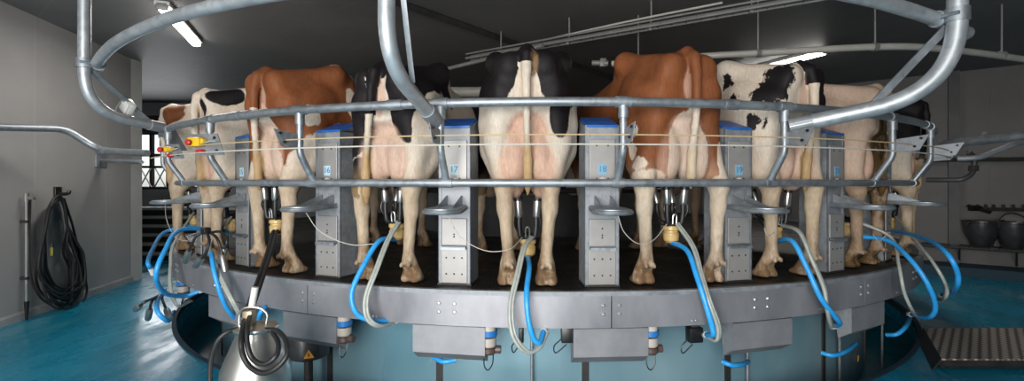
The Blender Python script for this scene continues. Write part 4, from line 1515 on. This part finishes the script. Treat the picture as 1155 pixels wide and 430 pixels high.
# wiring and small boxes under the skirt
for x, r, lab in ((588, 4.42, 'small black solenoid under the skirt left of the middle blue hose'), (641, 4.44, 'dark connection box under the skirt right of the middle blue hose'), (783, 4.44, 'dark connection box under the skirt behind the blue hose right of post 18')):
    p = cyl_pt(x, 379, r)
    a = math.atan2(p.x - X0, D0 - p.y)
    tt = empty('connection_box', p, a, lab, 'connection box')
    w_ = .03 if x == 588 else .085
    MB().box((0, 0, .01), (w_, .06, .09), bev=.006).build('box', M['blackp'], tt)
    MB().box((0, .0, .065), (w_ * .5, .02, .05)).build('mounting_tab', M['dark_steel'], tt, 0)
    MB().tube(spline([(-w_ / 2, 0, -.02), (-w_ / 2 - .04, 0, -.06), (-w_ / 2 - .03, 0, -.10), (-.01, 0, -.05)], 7), .004, 6).build('cable', M['blackp'], tt)

# ------------------------------------------------------------------ milk can in front of the platform
cx_, cy_ = at(289, 400, 2.45).xy
t = empty('milk_can', (cx_, cy_, 0), 0, 'stainless steel milk can standing in front of the platform at the left', 'milk can')
MB().lathe([(.0, .0), (.15, .0), (.165, .012), (.168, .02), (.168, .40), (.165, .425), (.150, .465), (.105, .575), (.093, .60), (.092, .625), (.0, .625)], 48).build('body', M['stainless'], t)
MB().lathe([(.0, .625), (.105, .622), (.108, .630), (.105, .640), (.05, .652), (.0, .655)], 40).build('lid', M['stainless'], t)
lk = MB().box((-.025, -.02, .69), (.05, .05, .075), bev=.008).build('pulsator_block', M['brown_knob'], t)
M['brass'] = simple('tarnished_brass', (.30, .24, .15), (.42, .35, .24), .4, .6, 20)
lk.data.materials.clear()
lk.data.materials.append(M['brass'])
MB().tube(spline([(.05, 0, .65), (.055, 0, .70), (.02, -.01, .735), (-.05, -.01, .735), (-.085, 0, .70), (-.09, 0, .645)], 8), .007, 8).build('bail_handle', M['stainless'], t)
MB().tube([(-.02, -.005, .74), (-.005, .0, .84)], .017, 12).build('spout', M['white_plastic'], t)


def canh(pts):
    return [Vector(at(x, y, d)) - Vector((cx_, cy_, 0)) for x, y, d in pts]


MB().tube(spline(canh([(272, 371, 2.42), (258, 374, 2.38), (246, 384, 2.36), (239, 402, 2.36), (237, 420, 2.36), (238, 450, 2.36), (244, 485, 2.40)]), 10), .0115, 12).build('drop_hose', M['rubber'], t)

# ------------------------------------------------------------------ left wall fittings
def off_wall(x, y, e):
    k = (x - CX) / FPX
    p = wall_pt(x, y)
    # slide the point along its sight line until it stands e off the wall
    n = Vector((lu.y, -lu.x, 0))
    v = Vector((k, 1, (HZ - y) / FPX))
    return p + v * (e / n.dot(v))


t = empty('wash_lance', off_wall(30, 360, .05), 0, 'thin steel wash lance clipped upright on the left wall', 'lance')
b = t.location.copy()


def loc(x, y, e):
    return off_wall(x, y, e) - b


ax = loc(30, 290, .05).x, loc(30, 290, .05).y
ln_ = lambda y: Vector((ax[0], ax[1], loc(30, y, .05).z))
MB().tube([ln_(220), ln_(340)], .014, 10).build('tube', M['stainless'], t)
MB().tube([ln_(340), ln_(347), ln_(361)], [.022, .018, .012], 10).build('nozzle', M['blackp'], t)
MB().tube([ln_(228), ln_(218)], .019, 10).tube([ln_(224), ln_(224) + Vector((.07, .01, 0))], .014, 10).build('head', M['stainless'], t)
for y in (250, 314):
    p = ln_(y)
    MB().box(p - Vector((.02, 0, 0)), (.07, .04, .03), bev=.005).build('clip', M['iron'], t)

t = empty('wash_hose', off_wall(70, 350, .08), 0, 'long black wash hose coiled on a hook on the left wall', 'hose')
b = t.location.copy()
rng = random.Random(3)
for i in range(15):
    e = .035 + .011 * i
    dx, bw_ = rng.uniform(-2.5, 2.5), rng.uniform(0, 9)
    top = 222 + rng.uniform(-2, 3)
    bot = 351 - rng.uniform(0, 26)
    lft, rgt = 43 + bw_ * .9 + dx, 82 + rng.uniform(-12, 12) + dx
    pts = [(66, top, e), (57, top + 10, e), (51, top + 38, e), (lft, (top + bot) / 2 + 18, e), (lft + 3, bot - 18, e), (62 + dx, bot - 3, e + .01), (76 + dx, bot, e + .01),
           (rgt + 4, bot - 12, e), (rgt + 4, bot - 42, e), (rgt - 2, (top + bot) / 2, e), (76, top + 32, e), (72, top + 8, e)]
    MB().tube(spline([loc(*p) for p in pts], 8, closed=True), .0115, 10, closed=True).build('hose_loop', M['rubber'], t)
MB().tube(spline([loc(72, 224, .12), loc(82, 255, .12), loc(90, 290, .11), loc(98, 325, .10), (loc(92, 343, .10)), loc(78, 349, .12)], 10), .0115, 10).build('hose_end', M['rubber'], t)
MB().tube(spline([loc(34, 226, .05), loc(33, 260, .06), loc(33, 300, .07), loc(37, 320, .08), loc(46, 336, .09), loc(60, 346, .09)], 10), .0105, 10).build('supply_hose', M['rubber'], t)
hk = empty('hose_hook', wall_pt(64, 218), math.atan2(lu.y, lu.x), 'black hook on the left wall carrying the coiled hose', 'hook')
MB().box((0, -.01, 0), (.10, .02, .14), bev=.006).build('back_plate', M['blackp'], hk)
MB().tube(spline([(0, -.01, .0), (0, -.07, -.01), (0, -.11, .0), (0, -.12, .03)], 6), .018, 10).build('prong', M['blackp'], hk)
wt = empty('warning_tag', off_wall(58, 284, .19), 0, 'small yellow tag hanging in the coiled black hose', 'tag')
MB().box((0, 0, 0), (.03, .01, .09), bev=.004).build('tag_plate', simple('dull_yellow_tag', (.32, .26, .05), None, .5), wt)
MB().tube([(0, 0, .045), (.004, 0, .09)], .004, 6).build('tag_string', M['blackp'], wt)

t = empty('guide_pipe', at(40, 144, 4.62), 0, 'galvanised guide pipe cranked down from the left wall to the platform rail', 'pipe')
b = t.location.copy()
pts = [at(-40, 142.5, 4.05), at(74, 145.5, 4.75), at(112, 170, 4.95), at(166, 173, 4.72)]
MB().tube([p - b for p in fillet(pts, .22, 10)], .034, 14).build('pipe', M['galv'], t, 60)
MB().tube([at(112, 169.5, 4.95) - b, at(122, 171, 4.91) - b], .042, 14).build('sleeve', M['galv_dark'], t)
MB().tube([wall_pt(-40, 142.5) - b, at(-39, 142.5, 4.06) - b], .034, 14).tube([wall_pt(-40, 142.5) - b, wall_pt(-40, 142.5) - b + Vector((.02, .004, 0))], .07, 18).build('wall_flange', M['galv'], t)
t = empty('wall_bracket', wall_pt(113, 181), math.atan2(lu.y, lu.x), 'grey steel bracket bolted to the left wall below the guide pipe', 'bracket')
MB().box((0, -.01, 0), (.22, .02, .17), bev=.004).build('plate', M['galv_dark'], t)
p1 = Matrix.Rotation(-math.atan2(lu.y, lu.x), 3, 'Z') @ (at(160, 183, 5.1) - wall_pt(113, 181))
MB().tube([(0, -.01, 0), p1], .026, 4).build('arm', M['galv'], t, 0)

# ------------------------------------------------------------------ right side
t = empty('guide_pipe', at(1066, 163, 4.1), 0, 'galvanised pipe coming in from the right edge to the platform rail', 'pipe')
b = t.location.copy()
e_ = at(1240, 144, 3.2)
MB().tube([p - b for p in fillet([at(1062, 163, 4.15), e_, Vector((e_.x + .15, e_.y - .12, 0))], .18, 8)], .036, 14).build('pipe', M['galv'], t, 60)
MB().tube([p - b for p in fillet([at(1080, 179, 4.15), at(1105, 178, 4.05), at(1150, 160, 3.75), at(1240, 152, 3.2)], .15, 8)], .024, 12).build('lower_pipe', M['galv_dark'], t, 60)
MB().tube([at(1108, 158.2, 3.87) - b, at(1112, 157.7, 3.85) - b], .042, 14).box(at(1110, 155, 3.86) - b + Vector((0, 0, .03)), (.03, .02, .03)).build('collar', M['galv'], t)
t = empty('gate_latch', at(1095, 185, 4.2), 0, 'dark bent tube latch hanging below the right guide pipe', 'latch')
b = t.location.copy()
MB().tube([p - b for p in fillet([at(1092, 172, 4.2), at(1100, 178, 4.2), at(1097, 196, 4.2), at(1086, 203, 4.2), at(1045, 203, 4.4)], .09, 8)], .022, 12).build('bent_tube', M['dark_steel'], t, 60)
MB().box(at(1098, 190, 4.18) - b, (.06, .05, .05), bev=.006).build('latch_block', M['iron'], t)


def rwall(x, y, e):
    """point standing e in front of the right wall"""
    k = (x - CX) / FPX
    # wall line: (7.54,6.93)+s*ru
    a = Vector((7.54, 6.93))
    den = k * ru.y - ru.x
    d = (a.x * ru.y - a.y * ru.x) / den
    v = Vector((k, 1, (HZ - y) / FPX))
    p = at(x, y, d)
    return p + v * (e / nr.dot(v))


t = empty('wall_rail', rwall(1110, 180, .1), 0, 'dark horizontal bar along the right wall behind the guide pipe', 'rail')
b = t.location.copy()
MB().tube([rwall(1000, 181, .1) - b, rwall(1230, 179, .1) - b], .035, 6).build('bar', M['iron'], t, 0)
for x in (1060, 1130):
    MB().tube([rwall(x, 180, .0) - b, rwall(x, 180, .1) - b], .02, 8).build('standoff', M['iron'], t)
t = empty('tool_rack', rwall(1125, 236, .08), 0, 'dark rack with tools hanging on the right wall above the pails', 'rack')
b = t.location.copy()
MB().tube([rwall(1092, 236, .08) - b, rwall(1200, 237, .08) - b], .03, 6).build('rack_bar', M['iron'], t, 0)
for x in (1094, 1103, 1112, 1121, 1132, 1143, 1155):
    MB().tube([rwall(x, 236, .04) - b, rwall(x, 236, .13) - b, rwall(x, 231, .14) - b], .018, 8).build('peg', M['iron'], t)
MB().tube([rwall(1091, 232, .13) - b, rwall(1118, 240, .13) - b], .025, 8).box(rwall(1100, 235, .14) - b, (.16, .08, .08), bev=.02).build('clamp_tool', M['blackp'], t)
t = empty('pail_shelf', rwall(1110, 304, .2), 0, 'thin steel shelf on the right wall carrying two pails', 'shelf')
b = t.location.copy()
dz = Vector((0, 0, .03))
s0, s1, s2, s3 = rwall(1040, 303.5, .02), rwall(1230, 303.5, .02), rwall(1230, 303.5, .48), rwall(1040, 303.5, .48)
for p in (s0, s1, s2, s3):
    p.z = .42
MB().tube([p - b for p in (s3, s2)], .018, 8).tube([p - b for p in (s0, s1)], .014, 8).build('long_bars', M['dark_steel'], t)
mb = MB()
for i in range(17):
    mb.tube([s0.lerp(s1, i / 16) - b, s3.lerp(s2, i / 16) - b], .008, 6)
mb.build('cross_bars', M['dark_steel'], t)
for i in (.25, .6, .95):
    p, q = s0.lerp(s1, i) - b, s3.lerp(s2, i) - b
    MB().tube([q, p - Vector((0, 0, .26))], .013, 8).build('strut', M['dark_steel'], t)


def pail(x, lab):
    p = rwall(x, 303, .27)
    p.z = .438
    t = empty('pail', p, 0, lab, 'pail', 'steel pails on the right wall shelf')
    MB().lathe([(.0, .0), (.10, .0), (.125, .03), (.19, .22), (.205, .36), (.215, .37), (.215, .385), (.195, .385), (.185, .36), (.17, .22), (.11, .04), (.0, .03)], 36).build('body', M['outlet'], t)
    for s in (-1, 1):
        MB().box((s * .215, 0, .33), (.02, .05, .06), bev=.005).build('ear', M['outlet'], t)
    MB().tube(spline([(-.22, 0, .33), (-.20, .0, .42), (-.10, .02, .49), (0, .03, .51), (.10, .02, .49), (.20, 0, .42), (.22, 0, .33)] if x > 1120 else
                     [(-.22, 0, .33), (-.21, -.10, .40), (-.12, -.20, .40), (0, -.235, .40), (.12, -.20, .40), (.21, -.10, .40), (.22, 0, .33)], 8), .009, 8).build('handle', M['outlet'], t)


pail(1107, 'left one of the two dark steel pails, its handle down')
pail(1143, 'right one of the two dark steel pails, its handle up')

# checker plate ramp
t = empty('checker_ramp', at(1100, 390, 4.0), 0, 'steel checker plate ramp on the floor at the lower right', 'ramp')
b = t.location.copy()
zt = .085
c = []
for x, y in ((1042, 370), (1300, 370), (1300, 406), (1062, 405)):
    d = FPX * (EYE - zt) / (y - HZ)
    p = at(x, y, d)
    c.append(p)
M['checker'] = m_checker()
MB().prism([p - b for p in c], (0, 0, -.012)).build('plate', M['checker'], t, 0)
MB().tube([c[3] - b - Vector((0, 0, .04)), c[2] - b - Vector((0, 0, .04))], .03, 4).tube([c[0] - b - Vector((0, 0, .04)), c[1] - b - Vector((0, 0, .04))], .03, 4).build('bearer', M['iron'], t, 0)
side = [c[0] - b, c[3] - b]
lo = [Vector((p.x - .07, p.y, -b.z + .004)) for p in side]
MB().prism([side[0], side[1], lo[1], lo[0]], (.01, 0, -.006)).build('side_flap', M['iron'], t, 0)

# ------------------------------------------------------------------ camera and picture settings
cam = bpy.data.cameras.new('camera')
cam.sensor_width = 36
cam.lens = FPX / 1155 * 36
cam.shift_y = -(HZ - 215) / 1155 * -1
cam.clip_start = .05
co = bpy.data.objects.new('camera', cam)
co.location = (0, 0, EYE)
co.rotation_euler = (R(90), 0, 0)
COL.objects.link(co)
S.camera = co
S.view_settings.view_transform = 'Standard'
S.view_settings.look = 'None'
S.view_settings.gamma = 1
S.view_settings.use_curve_mapping = False
S.view_settings.exposure = 0.0
S.cycles.use_denoising = True
S.cycles.max_bounces = 8
S.cycles.sample_clamp_indirect = 6
